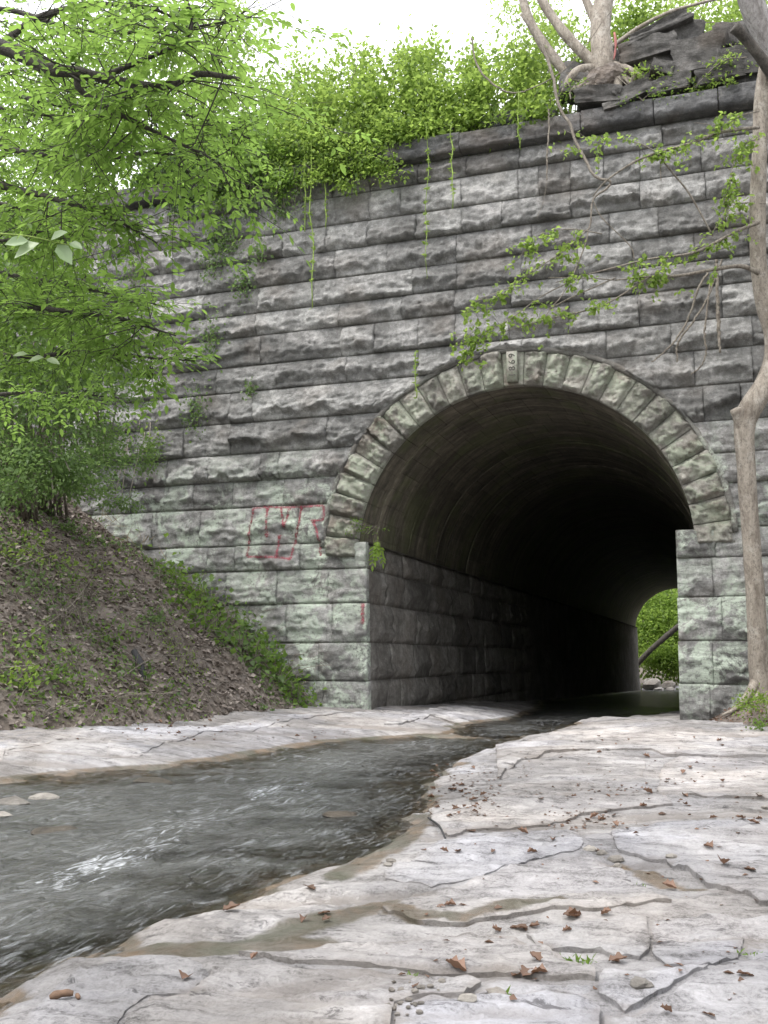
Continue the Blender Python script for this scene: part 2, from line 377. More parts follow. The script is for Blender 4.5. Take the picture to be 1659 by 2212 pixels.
M['carved'] = plain('carved_shade_dirt', (0.06, 0.06, 0.05))  # dirt and the shade inside carved numerals, painted as one dark colour
M['rag'] = plain('red_rag', (0.32, 0.12, 0.11))
M['char'] = plain('charred_wood', (0.03, 0.03, 0.033))
M['wood'] = plain('brown_wood', (0.14, 0.085, 0.055))
M['wet_stone'] = stone_mat('wet_stone', (0.03, 0.028, 0.024), (0.07, 0.062, 0.05), (0.13, 0.115, 0.095), wet=True, streak=0.0)
M['boulder'] = stone_mat('boulder', (0.16, 0.15, 0.14), (0.3, 0.28, 0.26), (0.45, 0.43, 0.4), streak=0.0)

# ------------------------------------------------------------------ the lie of the land
ZW = 0.10
def zwater(Y): return ZW - 0.021 * np.maximum(0, np.asarray(Y, float))
_wpx_left = [(1000, 1592), (900, 1592), (800, 1600), (700, 1606), (600, 1622), (500, 1640), (430, 1652), (300, 1664), (200, 1672), (0, 1690), (-200, 1705), (-500, 1730), (-1100, 1780)]
_wpx_right = [(-1100, 2400), (-500, 2350), (-150, 2250), (0, 2172), (40, 2140), (100, 2105), (170, 2080), (240, 2062), (262, 2030), (340, 2000), (420, 1972), (500, 1950),
              (580, 1925), (700, 1890), (790, 1850), (850, 1812), (905, 1776), (905, 1740), (925, 1690), (985, 1645), (1070, 1612), (1150, 1592), (1240, 1567)]
WPOLY = [GZ(x, y, ZW)[:2] for x, y in _wpx_left] + [GZ(x, y, ZW)[:2] for x, y in _wpx_right]
WPOLY += [np.array(q) for q in [(-3.0, 0.8), (-1.9, 4.0), (-1.05, 10), (-0.9, 64), (-0.2, 70), (2.0, 90), (-12, 90), (-8.0, 70), (-6.9, 64), (-6.6, 18), (-5.0, 8), (-4.6, 2.0), (-4.9, -1.0)]]
WPOLY = np.array(WPOLY)
def sdist(X, Y):
    """signed distance to the water's edge (negative over the water)"""
    X = np.asarray(X, float); Y = np.asarray(Y, float); d2 = np.full(X.shape, 1e9); ins = np.zeros(X.shape, bool)
    A = WPOLY; B = np.roll(WPOLY, -1, 0)
    for a, b in zip(A, B):
        e = b - a; l2 = e @ e + 1e-12
        t = np.clip(((X - a[0]) * e[0] + (Y - a[1]) * e[1]) / l2, 0, 1)
        d2 = np.minimum(d2, (X - a[0] - t * e[0]) ** 2 + (Y - a[1] - t * e[1]) ** 2)
        if a[1] != b[1]:
            c = ((a[1] > Y) != (b[1] > Y)) & (X < (b[0] - a[0]) * (Y - a[1]) / (b[1] - a[1]) + a[0]); ins ^= c
    d = np.sqrt(d2); return np.where(ins, -d, d)
_TY = np.array([-40, -22, -16, -12, -8.25, -5.6, -0.3, 1.0]); _TX = np.array([-22, -17, -14, -11.0, -9.3, -8.5, -8.1, -8.0])
def xtoe(Y): return np.interp(Y, _TY, _TX)
def side(X, Y):                                   # 1 on the right bank's side of the creek
    return sstep(-0.5, 0.5, X - np.interp(Y, [-30, -17, -14.5, -11, -7, -3, 0, 4], [-20, -6, -4.3, -4.2, -3.9, -3.7, -3.4, -3.0]))
def ground0(X, Y, s=None):
    """height of the smooth rock floor"""
    X = np.asarray(X, float); Y = np.asarray(Y, float)
    if s is None: s = sdist(X, Y)
    zw = zwater(Y)
    right = zw + 0.075 * (1 - np.exp(-np.maximum(s, 0) / 0.12)) + 0.085 * (1 - np.exp(-np.maximum(s, 0) / 0.9)) + 0.02 * np.clip(X + 1, 0, 6)
    left = zw + 0.09 * (1 - np.exp(-np.maximum(s, 0) / 0.3)) + 0.065 * np.maximum(s, 0)
    left = np.minimum(left, zw + 0.5)
    z = np.where(s > 0, right * side(X, Y) + left * (1 - side(X, Y)), zw)
    return np.where(s < 0, zw - 0.34 * (1 - np.exp(s / 0.9)), z)
def relief(X, Y):
    u = X * RT[0] + Y * RT[1]; w = X * FH[0] + Y * FH[1]
    fol = fbm(np.stack([u * 0.6 + 0.5 * w * 0.3, w * 2.9, X * 0], -1), 5, gain=0.55)
    p3 = np.stack([X, Y, X * 0], -1)
    return 0.078 * terrace(fol, 7) + 0.014 * fbm(p3 * 3.5, 4) + 0.009 * fbm(p3 * 14, 3), fol
def ground(X, Y, s=None):
    X = np.asarray(X, float); Y = np.asarray(Y, float)
    if s is None: s = sdist(X, Y)
    z = ground0(X, Y, s) - 0.020 + relief(X, Y)[0] * (1 + 1.2 * sstep(0.1, -0.4, s))
    p = np.stack([X, Y, X * 0], -1)
    return z + 0.012 * fbm(p * 1.3, 4) + np.where(s < 0, 0.09 * fbm(p * np.array([1.0, 2.6, 1]) * 1.1 + 9, 3), 0)
def bank_z(X, Y):
    d = xtoe(Y) - np.asarray(X, float)
    p = np.stack([X, Y, np.asarray(X) * 0], -1)
    z = 0.42 + 0.86 * d - 0.016 * np.maximum(d, 0) ** 2 + (0.34 * fbm(p * 0.7, 4) + 0.08 * fbm(p * 4, 3)) * sstep(0, 1.2, d)
    return np.where(d < 0, 0.42 + 1.2 * d, np.minimum(z, 9.0))
def rbank_z(X, Y):
    X = np.asarray(X, float); Y = np.asarray(Y, float)
    d = X - np.interp(Y, [-22, -14, -8, -4.5, -2.0, -0.8, 1], [3.5, 2.6, 1.9, 1.0, 0.1, -0.5, -0.7])
    p = np.stack([X, Y, X * 0], -1)
    return np.where(d < 0, 0.16 + 0.8 * d, 0.16 + 0.62 * d - 0.01 * d * d) + 0.10 * fbm(p * 1.2 + 5, 4) * sstep(0, 1, d)

def sheet(name, xs, ys, zf, mat, smooth=True, keep=None, attrs=None):
    X, Y = np.meshgrid(xs, ys); Z = zf(X, Y); nx, ny = len(xs), len(ys)
    v = np.stack([X, Y, Z], -1).reshape(-1, 3)
    i = (np.arange(ny - 1)[:, None] * nx + np.arange(nx - 1)[None, :]).ravel()
    f = np.stack([i, i + 1, i + nx + 1, i + nx], -1)
    if keep is not None:
        k = keep(X, Y, Z).ravel(); f = f[k[f].any(1)]
        used = np.zeros(len(v), bool); used[f.ravel()] = True; m = np.cumsum(used) - 1
    else: used = np.ones(len(v), bool); m = np.arange(len(v))
    at = {k: fn(X, Y, Z).ravel()[used] for k, fn in (attrs or {}).items()}
    return mesh(name, v[used], m[f], mat, None, smooth, attrs=at)
SEEP = [([(250, 2030), (340, 2035), (450, 2040), (560, 2034), (660, 2000), (760, 1975), (820, 1955)], 0.10), ([(820, 1958), (900, 1992), (1000, 2000), (1100, 1992), (1200, 1985)], 0.05), ([(420, 2030), (560, 2045), (700, 2034)], 0.06), ([(905, 1745), (870, 1800), (800, 1850), (740, 1885)], 0.10), ([(1340, 1880), (1400, 1915), (1500, 1950)], 0.06)]
SEEP = [(np.array([GZ(x, y, 0.2)[:2] for x, y in p]), r) for p, r in SEEP]
def wetness(X, Y, Z):
    w = sstep(0.075, 0.0, Z - zwater(Y)) * sstep(0.8, 0.1, sdist(X, Y))
    for p, r in SEEP:
        d2 = np.full(np.shape(X), 1e9)
        for a, b in zip(p[:-1], p[1:]):
            e = b - a; t = np.clip(((X - a[0]) * e[0] + (Y - a[1]) * e[1]) / (e @ e), 0, 1)
            d2 = np.minimum(d2, (X - a[0] - t * e[0]) ** 2 + (Y - a[1] - t * e[1]) ** 2)
        w = np.maximum(w, 0.85 * np.exp(-d2 / (2 * r * r)))
    return w
def steps(*segs):
    out = []
    for a, b, d in segs: out.append(np.arange(a, b, d))
    return np.concatenate(out)

gx = steps((-400, -60, 40), (-60, -22, 3), (-22, -9, 0.25), (-9, -4.2, 0.09), (-4.2, 2.4, 0.042), (2.4, 8, 0.3), (8, 60, 4), (60, 401, 40))
gy = steps((-300, -40, 40), (-40, -19, 1.5), (-19, -17.2, 0.1), (-17.2, -11, 0.042), (-11, -6, 0.075), (-6, 2, 0.12), (2, 14, 0.3), (14, 90, 1.2), (90, 120, 5), (120, 401, 40))
tag(sheet('creek_bed', gx, gy, ground, M['rock'], attrs={'wet': wetness, 'silt': lambda X, Y, Z: 0.25 + 0.6 * sstep(0.0, -0.45, relief(X, Y)[1])}), 'pale grey bedrock floor of the creek running into the stone tunnel', None, None, 'structure')
BED = bpy.data.objects['creek_bed']
# water
def wz(X, Y):
    s = sdist(X, Y); p = np.stack([X, Y, X * 0], -1); a = math.radians(98)
    u = X * math.cos(a) + Y * math.sin(a); w = -X * math.sin(a) + Y * math.cos(a)
    q = np.stack([u * 1.3, w * 2.4, X * 0], -1)
    return zwater(Y) + (0.03 * fbm(q * 1.5, 3) + 0.014 * fbm(q * 4 + 3, 3)) * sstep(30, 3, Y)
FOAM = [(565, 1708, 0.4, 0.28), (500, 1735, 0.9, 0.12), (400, 1760, 1.0, .08), (680, 1690, .9, .12), (60, 1835, 0.4, 0.26), (180, 1830, .8, .06), (640, 1700, 0.8, 0.22), (420, 1790, 0.7, 0.25), (240, 1860, 0.7, 0.3), (760, 1640, 0.9, 0.22),
        (900, 1605, 0.7, 0.3), (1010, 1592, 0.6, 0.25), (620, 1790, 0.7, 0.22), (560, 1900, 0.5, 0.2), (330, 1735, 0.6, 0.2), (130, 1900, 0.7, 0.22), (860, 1720, 0.5, 0.15), (1000, 1610, .6, .2)]
def foam(X, Y, Z):
    f = X * 0 + 0.12
    for x, y, r, a in FOAM:
        c = GZ(x, y, ZW); dx, dy = X - c[0], Y - c[1]; an = math.radians(98)
        u = dx * math.cos(an) + dy * math.sin(an); w = -dx * math.sin(an) + dy * math.cos(an)
        f = f + a * np.exp(-((u / (r * 1.3)) ** 2 + (w / (r * 0.4)) ** 2))
    return f
wx = steps((-24, -9, 0.25), (-9, 0.5, 0.05), (0.5, 4, 0.4)); wy = steps((-19, -9, 0.05), (-9, 2, 0.09), (2, 14, 0.3), (14, 92, 1.0))
tag(sheet('creek_water', wx, wy, wz, M['water'], keep=lambda X, Y, Z: sdist(X, Y) < 0.35,
          attrs={'depth': lambda X, Y, Z: np.clip((Z - ground(X, Y)) / 0.36, 0, 1), 'foam': foam}),
    'dark shallow creek water rippling over bedrock toward the tunnel', None, None, 'structure')
# banks
bx_ = steps((-60, -24, 3), (-24, -7.4, 0.16)); by_ = steps((-40, -18, 1.2), (-18, 0.4, 0.16))
tag(sheet('left_bank', bx_, by_, bank_z, M['soil'], keep=lambda X, Y, Z: X < xtoe(Y) + 0.5), None, None, None, 'structure')
rx_ = steps((-1.5, 4, 0.14), (4, 40, 2)); ry_ = steps((-22, -9, 0.6), (-9, 0.4, 0.14))
tag(sheet('right_bank', rx_, ry_, rbank_z, M['soil'], keep=lambda X, Y, Z: Z > -0.3), None, None, None, 'structure')
ZC = 8.70 * S                                  # underside of the coping
def emb_z(X, Y):
    p = np.stack([X, Y, X * 0], -1); return ZC + 0.35 + 0.5 * sstep(0.3, 4, Y) + 0.25 * fbm(p * 0.5, 4) - sstep(58, 66, Y) * 9
tag(sheet('embankment_top', steps((-60, -20, 4), (-20, 8, 0.5), (8, 61, 4)), steps((0.45, 6, 0.4), (6, 66, 4)), emb_z, M['soil']), None, None, None, 'structure')
def far_z(X, Y):
    p = np.stack([X, Y, X * 0], -1); r = np.hypot(X + 3, Y - 66); return -1.4 + np.maximum(0, np.abs(X + 4) - 5) * 0.45 + np.maximum(0, Y - 84) * 0.35 + 0.3 * fbm(p * 0.6, 3)
tag(sheet('far_valley', steps((-60, 60, 2)), steps((66.2, 130, 2)), far_z, M['soil'], keep=lambda X, Y, Z: Z > -1.3), None, None, None, 'structure')

# ------------------------------------------------------------------ bedrock slabs
SLABS = [
 [(829,1937),(894,1917),(1000,1910),(1080,1884),(1150,1855),(1265,1846),(1330,1862),(1350,1892),(1395,1922),(1455,1962),(1280,1972),(1180,1972),(980,1987),(920,1982),(830,1962)],
 [(890,1857),(920,1827),(965,1807),(1005,1787),(1110,1782),(1190,1784),(1255,1787),(1260,1827),(1250,1840),(1140,1852),(1080,1880),(980,1907),(930,1912),(830,1892),(830,1877),(850,1864)],
 [(920,1750),(950,1737),(1030,1712),(1110,1709),(1200,1709),(1330,1717),(1420,1717),(1455,1735),(1355,1744),(1255,1754),(1180,1774),(1100,1779),(1005,1782),(970,1797),(930,1772)],
 [(1110,1658),(1150,1638),(1190,1628),(1390,1628),(1395,1663),(1380,1705),(1230,1708),(1140,1705),(1080,1693),(1090,1673)],
 [(1435,1648),(1465,1638),(1580,1638),(1662,1650),(1740,1730),(1530,1723),(1420,1713),(1425,1673)],
 [(1317,1802),(1330,1792),(1430,1782),(1760,1780),(1760,1962),(1640,1957),(1580,1932),(1540,1912),(1495,1887),(1465,1872),(1440,1852),(1370,1847),(1335,1842)],
 [(1335,1874),(1370,1853),(1425,1862),(1470,1897),(1530,1922),(1600,1952),(1625,1968),(1480,1968),(1460,1960),(1430,1942),(1385,1917),(1355,1897)],
 [(1140,2007),(1190,1997),(1305,1987),(1405,1987),(1402,2022),(1400,2047),(1380,2062),(1305,2047),(1280,2037),(1210,2042),(1160,2022)],
 [(1410,1989),(1480,1984),(1770,1978),(1770,2018),(1612,2020),(1525,2022),(1430,2025),(1407,2022)],
 [(1405,2028),(1430,2029),(1525,2026),(1605,2023),(1595,2042),(1585,2067),(1530,2092),(1435,2082),(1405,2052)],
 [(1612,2024),(1780,2022),(1780,2074),(1630,2074),(1595,2064)],
 [(510,2057),(590,2052),(700,2037),(830,2032),(930,2024),(1030,2014),(1110,2017),(1150,2032),(1180,2042),(1220,2067),(1280,2092),(1283,2105),(1230,2102),(1155,2097),(1070,2092),(1005,2092),(930,2087),(830,2076),(700,2072),(590,2069)],
 [(390,1992),(450,1957),(575,1922),(710,1904),(800,1909),(830,1927),(820,1937),(725,1957),(665,1977),(580,2009),(500,2017),(425,2012)],
 [(560,2038),(675,1988),(740,1964),(810,1948),(830,1968),(920,1988),(990,1993),(1180,1979),(1270,1978),(1300,1983),(1190,1994),(1110,2009),(1030,2008),(930,2018),(830,2026),(700,2032)],
 [(60,2177),(110,2127),(180,2097),(310,2064),(375,2062),(425,2077),(450,2092),(400,2132),(325,2137),(270,2167),(180,2290),(20,2290)],
 [(455,2090),(600,2078),(830,2085),(1000,2098),(1040,2112),(1000,2138),(930,2140),(850,2145),(820,2330),(190,2330),(280,2170),(330,2142),(405,2135)],
 [(1000,2150),(1070,2142),(1140,2137),(1180,2134),(1245,2142),(1295,2160),(1295,2330),(830,2330),(855,2152),(930,2145)],
 [(1045,2100),(1155,2103),(1230,2108),(1282,2113),(1272,2135),(1180,2129),(1110,2132),(1055,2134),(1010,2135),(1046,2116)],
 [(1287,2097),(1305,2087),(1395,2092),(1430,2087),(1530,2098),(1455,2117),(1380,2152),(1350,2162),(1290,2140)],
 [(1302,2166),(1360,2167),(1395,2154),(1470,2119),(1540,2101),(1590,2094),(1790,2080),(1790,2330),(1303,2330)],
 [(1070,1613),(1140,1598),(1270,1562),(1330,1556),(1430,1562),(1530,1583),(1610,1608),(1680,1634),(1555,1633),(1465,1628),(1405,1623),(1190,1624),(1150,1634),(1108,1654),(1078,1686)],
 [(1068,1692),(990,1720),(930,1742),(898,1742),(915,1700),(975,1655),(1065,1618),(1104,1656)],
 [(830,1859),(870,1832),(960,1803),(925,1768),(890,1775),(850,1800),(805,1835),(770,1868),(815,1874)],
 [(1190,1778),(1262,1758),(1360,1748),(1460,1740),(1740,1736),(1740,1774),(1430,1778),(1330,1788),(1312,1799),(1290,1797),(1260,1783)],
 [(0,1636),(20,1600),(60,1595),(180,1588),(235,1598),(232,1622),(300,1623),(430,1640),(380,1652),(200,1662),(-60,1680),(-160,1660)],
 [(-60,1545),(60,1545),(100,1568),(95,1588),(30,1591),(0,1603),(-160,1640),(-200,1580)],
 [(110,1575),(150,1556),(300,1545),(420,1541),(560,1540),(720,1538),(830,1535),(825,1590),(720,1601),(620,1614),(540,1625),(440,1638),(310,1619),(240,1604),(230,1592)],
 [(832,1560),(905,1538),(980,1524),(1040,1526),(1120,1543),(1130,1560),(1030,1583),(930,1588),(860,1576)],
]
LOW = {6: -0.05, 13: -0.05, 17: -0.03, 22: -0.03, 23: -0.02, 12: -0.02, 21: -0.01}
HIGH = {11: 0.014, 0: 0.004, 5: 0.012, 1: 0.004, 15: 0.006}
def slab_xy(x, y):
    z = 0.2
    for _ in range(6):
        p = GZ(x, y, z); z = float(ground0(p[0], p[1]))
    return p[:2]
def inpoly(px, py, A):
    B = np.roll(A, -1, 0); ins = np.zeros(px.shape, bool)
    for a, b in zip(A, B):
        if a[1] != b[1]: ins ^= ((a[1] > py) != (b[1] > py)) & (px < (b[0] - a[0]) * (py - a[1]) / (b[1] - a[1]) + a[0])
    return ins
def edge_d(px, py, A):
    B = np.roll(A, -1, 0); d2 = np.full(px.shape, 1e9)
    for a, b in zip(A, B):
        e = b - a; t = np.clip(((px - a[0]) * e[0] + (py - a[1]) * e[1]) / (e @ e + 1e-12), 0, 1)
        d2 = np.minimum(d2, (px - a[0] - t * e[0]) ** 2 + (py - a[1] - t * e[1]) ** 2)
    return np.sqrt(d2)
TOPS = []
for si, poly in enumerate(SLABS):
    A = np.array([slab_xy(x, y) for x, y in poly])
    area = 0.5 * np.sum(A[:, 0] * np.roll(A[:, 1], -1) - np.roll(A[:, 0], -1) * A[:, 1])
    if area < 0: A = A[::-1]
    dist = np.hypot(*(A.mean(0) - CAM[:2])); step = np.clip(dist * 0.0062, 0.020, 0.10)
    # outline: subdivided and chipped
    E = []
    for a, b in zip(A, np.roll(A, -1, 0)):
        n = max(1, int(np.hypot(*(b - a)) / step)); t = np.arange(n)[:, None] / n; E.append(a + (b - a) * t)
    E = np.vstack(E); tn = np.roll(E, -1, 0) - np.roll(E, 1, 0); tn /= np.linalg.norm(tn, axis=1)[:, None] + 1e-9
    nrm = np.stack([-tn[:, 1], tn[:, 0]], -1)
    q3 = np.stack([E[:, 0], E[:, 1], E[:, 0] * 0 + si], -1)
    q3[:, 2] = 0
    E = E + nrm * 0.003 + 0.024 * np.stack([fbm(q3 * 3, 4, gain=0.5), fbm(q3 * 3 + 31.7, 4, gain=0.5)], -1)
    x0, y0 = E.min(0); x1, y1 = E.max(0)
    gX, gY = np.meshgrid(np.arange(x0, x1, step), np.arange(y0, y1, step)); gX = gX.ravel(); gY = gY.ravel()
    gX = gX + RNG.uniform(-.3, .3, len(gX)) * step; gY = gY + RNG.uniform(-.3, .3, len(gY)) * step
    k = inpoly(gX, gY, E); gX, gY = gX[k], gY[k]
    k = edge_d(gX, gY, E) > step * 0.5; gX, gY = gX[k], gY[k]
    pts = np.vstack([E, np.stack([gX, gY], -1)]); ne = len(E)
    vo, eo, fo, ov, oe, of = delaunay_2d_cdt([Vector(p) for p in pts], [(i, (i + 1) % ne) for i in range(ne)], [], 1, 1e-5)
    V2 = np.array([tuple(v) for v in vo]); X, Y = V2[:, 0], V2[:, 1]
    ed = edge_d(X, Y, E)
    off = LOW.get(si, 0) + HIGH.get(si, 0) + random.uniform(-0.012, 0.016)
    p3 = np.stack([X, Y, X * 0 + si * 3.7], -1)
    rel, fol = relief(X, Y)
    Z = ground0(X, Y) + off + rel - 0.010 * np.exp(-ed / 0.012) * (0.6 + 0.6 * vnoise(p3 * 4))
    s_ = sdist(X, Y)
    top = np.stack([X, Y, Z], -1)
    # sides: from the boundary edges of the triangulation
    cnt = {}
    for f in fo:
        for i in range(len(f)):
            a, b = f[i], f[(i + 1) % len(f)]; kk = (min(a, b), max(a, b)); cnt.setdefault(kk, []).append((a, b))
    bd = [v[0] for v in cnt.values() if len(v) == 1]
    low = {}; vv = [tuple(t) for t in top]
    for a, b in bd:
        for i in (a, b):
            if i not in low:
                ctr = A.mean(0); dv = ctr - top[i, :2]; dv = dv / (np.linalg.norm(dv) + 1e-9) * 0.045
                low[i] = len(vv); vv.append((top[i, 0] + dv[0], top[i, 1] + dv[1], top[i, 2] - 0.20))
    faces = [tuple(f) for f in fo] + [(b, a, low[a], low[b]) for a, b in bd]
    vv = np.array(vv)
    o = mesh('rock_slab', vv, faces, M['rock'], BED, origin=(A[:, 0].mean(), A[:, 1].mean(), 0.0), attrs={'wet': wetness(vv[:, 0], vv[:, 1], np.concatenate([Z, Z[list(low)] if len(low) else Z[:0]])),
             'silt': np.concatenate([sstep(0.0, -0.45, fol) * 0.6 + 0.5 * np.exp(-ed / 0.03), np.full(len(low), 0.6)])})
    TOPS.append(o)
# loose cobbles and angular fragments lying on the rock
def pebble(name, loc, r, mat, parent=None, seed=0, flat=0.6, label=None, cat=None, group=None):
    n = 10; th = np.linspace(0, math.pi, 7); ph = np.linspace(0, 2 * math.pi, n, endpoint=False)
    T, Ph = np.meshgrid(th, ph, indexing='ij'); d = np.stack([np.sin(T) * np.cos(Ph), np.sin(T) * np.sin(Ph), np.cos(T)], -1).reshape(-1, 3)
    rr = r * (1 + 0.45 * fbm(d * 1.4 + seed * 7.1, 3)); v = d * rr[:, None] * np.array([1.25, 0.9, flat]) + np.array(loc)
    f = []
    for i in range(6):
        for j in range(n):
            a, b = i * n + j, i * n + (j + 1) % n; c, e = a + n, b + n
            if i > 0: f.append((a, b, e) if i == 5 else (a, b, e, c)[:4]) if i < 5 else f.append((a, b, c))
            else: f.append((a, c, e))
    f = [tuple(reversed(q)) for q in f]
    o = mesh(name, v, f, mat, parent, origin=loc)
    return tag(o, label, cat, group)
def floor_at(x, y):
    p = slab_xy(x, y); z = float(ground0(p[0], p[1])); return np.array([p[0], p[1], z])

# ------------------------------------------------------------------ the stone wall with its arch
XA, ZA, RI, RE = -2.893 * S, 2.505 * S, 2.474 * S, 2.99 * S       # arch centre, inner and outer radius
ZL = 2.75 * S                                                     # ledge on top of the side walls
XJL, XJR = -5.21 * S, -0.66 * S                                   # faces of the side walls at the ledge
TUN = 64.0
WALL = thing('stone_tunnel_portal', (XA, 0, 0), 'grey rock-faced stone railway wall pierced by a dark round arched tunnel over the creek', 'tunnel')
ROWS = [8.70, 8.36, 7.88, 7.45, 6.99, 6.56, 6.175, 5.685, 5.257, 4.745, 4.23, 3.784, 3.36, 2.75, 2.342, 1.814, 1.221, 0.649, 0.15, -0.4]
JOINTS = [
 [578, 643, 720, 800, 905, 1010, 1124, 1304, 1430, 1560],
 [470, 560, 640, 709, 801, 867, 997, 1120, 1164, 1234, 1304, 1383, 1515],
 [450, 541, 614, 706, 795, 900, 1000, 1085, 1234, 1383, 1524],
 [430, 541, 726, 838, 988, 1150, 1317, 1423, 1567],
 [443, 560, 680, 893, 988, 1129, 1250, 1366, 1500],
 [450, 555, 735, 870, 984, 1107, 1260, 1370, 1559],
 [380, 470, 565, 740, 810, 905, 985, 1100, 1230, 1380, 1560],
 [340, 470, 600, 750, 905, 1010, 1130, 1310, 1450, 1625],
 [295, 420, 500, 550, 1500, 1625],
 [300, 400, 500, 710, 1520, 1600],
 [365, 455, 565, 605, 1590], [285, 420, 505, 615, 665, 1600],
 [330, 435, 545, 645, 1550], [360, 450, 510, 650, 1545],
 [430, 490, 600, 710, 1540], [540, 620, 720, 1560], [560, 690, 1540], [600, 700, 1535], [620, 710, 1560]]
BVH_V, BVH_F = [], []
def block(name, xl, xr, zl, zr, mat, proud, seed, parent, y0=0.0, m_side=0.035, edge=0.0, back=0.35, prof='rock', res=0.038, bvh=True, tf=None):
    """one rock-faced stone. xl, xr: functions of v; zl, zr: functions of u (front face bounds)"""
    w = abs(xr(0.5) - xl(0.5)); h = abs(zr(0.5) - zl(0.5))
    nx = max(4, int(w / res)); nz = max(4, int(h / res))
    U, V = np.meshgrid(np.linspace(0, 1, nx + 1), np.linspace(0, 1, nz + 1))
    U = np.clip(U + np.where((U > 0) & (U < 1), RNG.uniform(-.25, .25, U.shape) / nx, 0), 0, 1)
    V = np.clip(V + np.where((V > 0) & (V < 1), RNG.uniform(-.25, .25, V.shape) / nz, 0), 0, 1)
    Xl, Xr = xl(V), xr(V); X = Xl + (Xr - Xl) * U
    Zl, Zr = zl(U), zr(U); Z = Zl + (Zr - Zl) * V
    w_ = np.abs(Xr - Xl); h_ = np.abs(Zr - Zl)
    du = np.minimum(U, 1 - U) * w_; db = V * h_; dt = (1 - V) * h_
    p = np.stack([X, Z, X * 0 + seed * 0.73], -1)
    r = random.Random(seed)
    warp = 0.05 * fbm(p * 3.0, 2)
    if prof == 'rock':
        # pitched face: a long broken slope from the top arris down to a ragged break line, then an undercut
        x1d = np.stack([X * 1.0, X * 0 + seed * 1.7, X * 0], -1)
        kn = np.linspace(0, 1, r.randint(4, 8)); kv = np.array([r.uniform(-1, 1) for _ in kn])
        vb = r.uniform(0.06, 0.42) + 0.15 * np.interp(U, kn, kv) + 0.12 * fbm(x1d * 4, 3, gain=0.6) + 0.06 * np.abs(vnoise(x1d * 9.0))
        vb = np.clip(vb, 0.08, 0.8)
        tt = np.clip((V - vb) / (1 - vb), 0, 1); slope = (1 - tt) ** r.uniform(0.7, 1.3)
        under = np.clip(1 - (vb - V) * h_ / r.uniform(0.05, 0.2), 0, 1) * 0.85 + 0.15 * np.clip(V / 0.1, 0, 1)
        base = np.where(V > vb, slope, under)
        n4 = terrace(fbm(p * np.array([0.6, 2.6, 1]) * 1.9, 5, gain=0.55), 5)
        sc_ = np.abs(fbm(p * np.array([0.9, 2.4, 1]) * 2.4 + 3, 4, gain=0.6))            # shell-shaped flakes
        rough = 0.09 * n4 - 0.13 * sc_ + 0.08 * terrace(fbm(p * np.array([1.6, 5.5, 1]) * 2.2 + 5, 3), 3) + 0.04 * fbm(p * 13, 3)
        e = (0.86 + 0.14 * sstep(0.0, m_side, du + warp * 0.5)) * sstep(-0.03, 0.03, db) * (0.3 + 0.7 * sstep(0.0, 0.03, dt))
        D = 0.018 + (0.03 + proud * 0.8 * base + rough * (0.5 + proud * 2.4) * (0.35 + 0.65 * base)) * e
    elif prof == 'flat':
        e = (0.8 + 0.2 * sstep(0, m_side * 0.6, du)) * sstep(-0.02, 0.03, db) * (0.4 + 0.6 * sstep(0, 0.03, dt))
        chip = sstep(0.12, 0.3, fbm(p * np.array([1.2, 1.6, 1]) + 7, 4)) * sstep(0.75, 0.2, V)
        D = (proud * 0.5 + 0.07 * terrace(fbm(p * 2.2, 5), 4) + 0.03 * fbm(p * 8, 3) - 0.06 * chip) * e
    else:   # drafted: raised rough panel inside a flat margin
        w2 = warp * 0.6 + 0.02 * fbm(p * 12, 2)
        e = sstep(edge, edge + 0.016, du + w2) * sstep(edge * 0.8, edge * 0.8 + 0.016, db + w2) * sstep(edge * 0.8, edge * 0.8 + 0.016, dt + w2)
        tilt = 1 + 0.9 * r.uniform(-1, 1) * (U - 0.5) + 0.6 * r.uniform(-1, 1) * (V - 0.5)
        D = (proud * tilt + 0.13 * terrace(fbm(p * 3.6, 4, gain=0.6), 4) + 0.07 * fbm(p * 9, 4, gain=0.6)) * e + 0.008 * fbm(p * 10, 2)
    D = np.maximum(D, 0.004)
    Yf = y0 - D
    front = np.stack([X, Yf, Z], -1).reshape(-1, 3)
    nV, nU = U.shape
    i = (np.arange(nV - 1)[:, None] * nU + np.arange(nU - 1)[None, :]).ravel()
    fq = np.stack([i, i + 1, i + nU + 1, i + nU], -1)
    ring = np.concatenate([np.arange(nU), np.arange(1, nV) * nU + nU - 1, (nV - 1) * nU + np.arange(nU - 2, -1, -1), np.arange(nV - 2, 0, -1) * nU])
    bk = front[ring].copy(); bk[:, 1] = y0 + back
    n0 = len(front); m = len(ring); a = np.arange(m); b = (a + 1) % m
    fs = np.stack([ring[b], ring[a], n0 + a, n0 + b], -1)
    v = np.vstack([front, bk]); f = np.vstack([fq, fs])
    if tf is not None: v = tf(v)
    elif bvh:
        k = sum(len(q) for q in BVH_V); BVH_V.append(v); BVH_F.append(f + k)
    o = mesh(name, v, f, mat, parent, origin=v[:n0].mean(0))
    return o
def cst(c): return lambda t: np.zeros_like(np.asarray(t, float)) + c
sid = 0
XMIN, XMAX = -15.5 * S, 2.6 * S
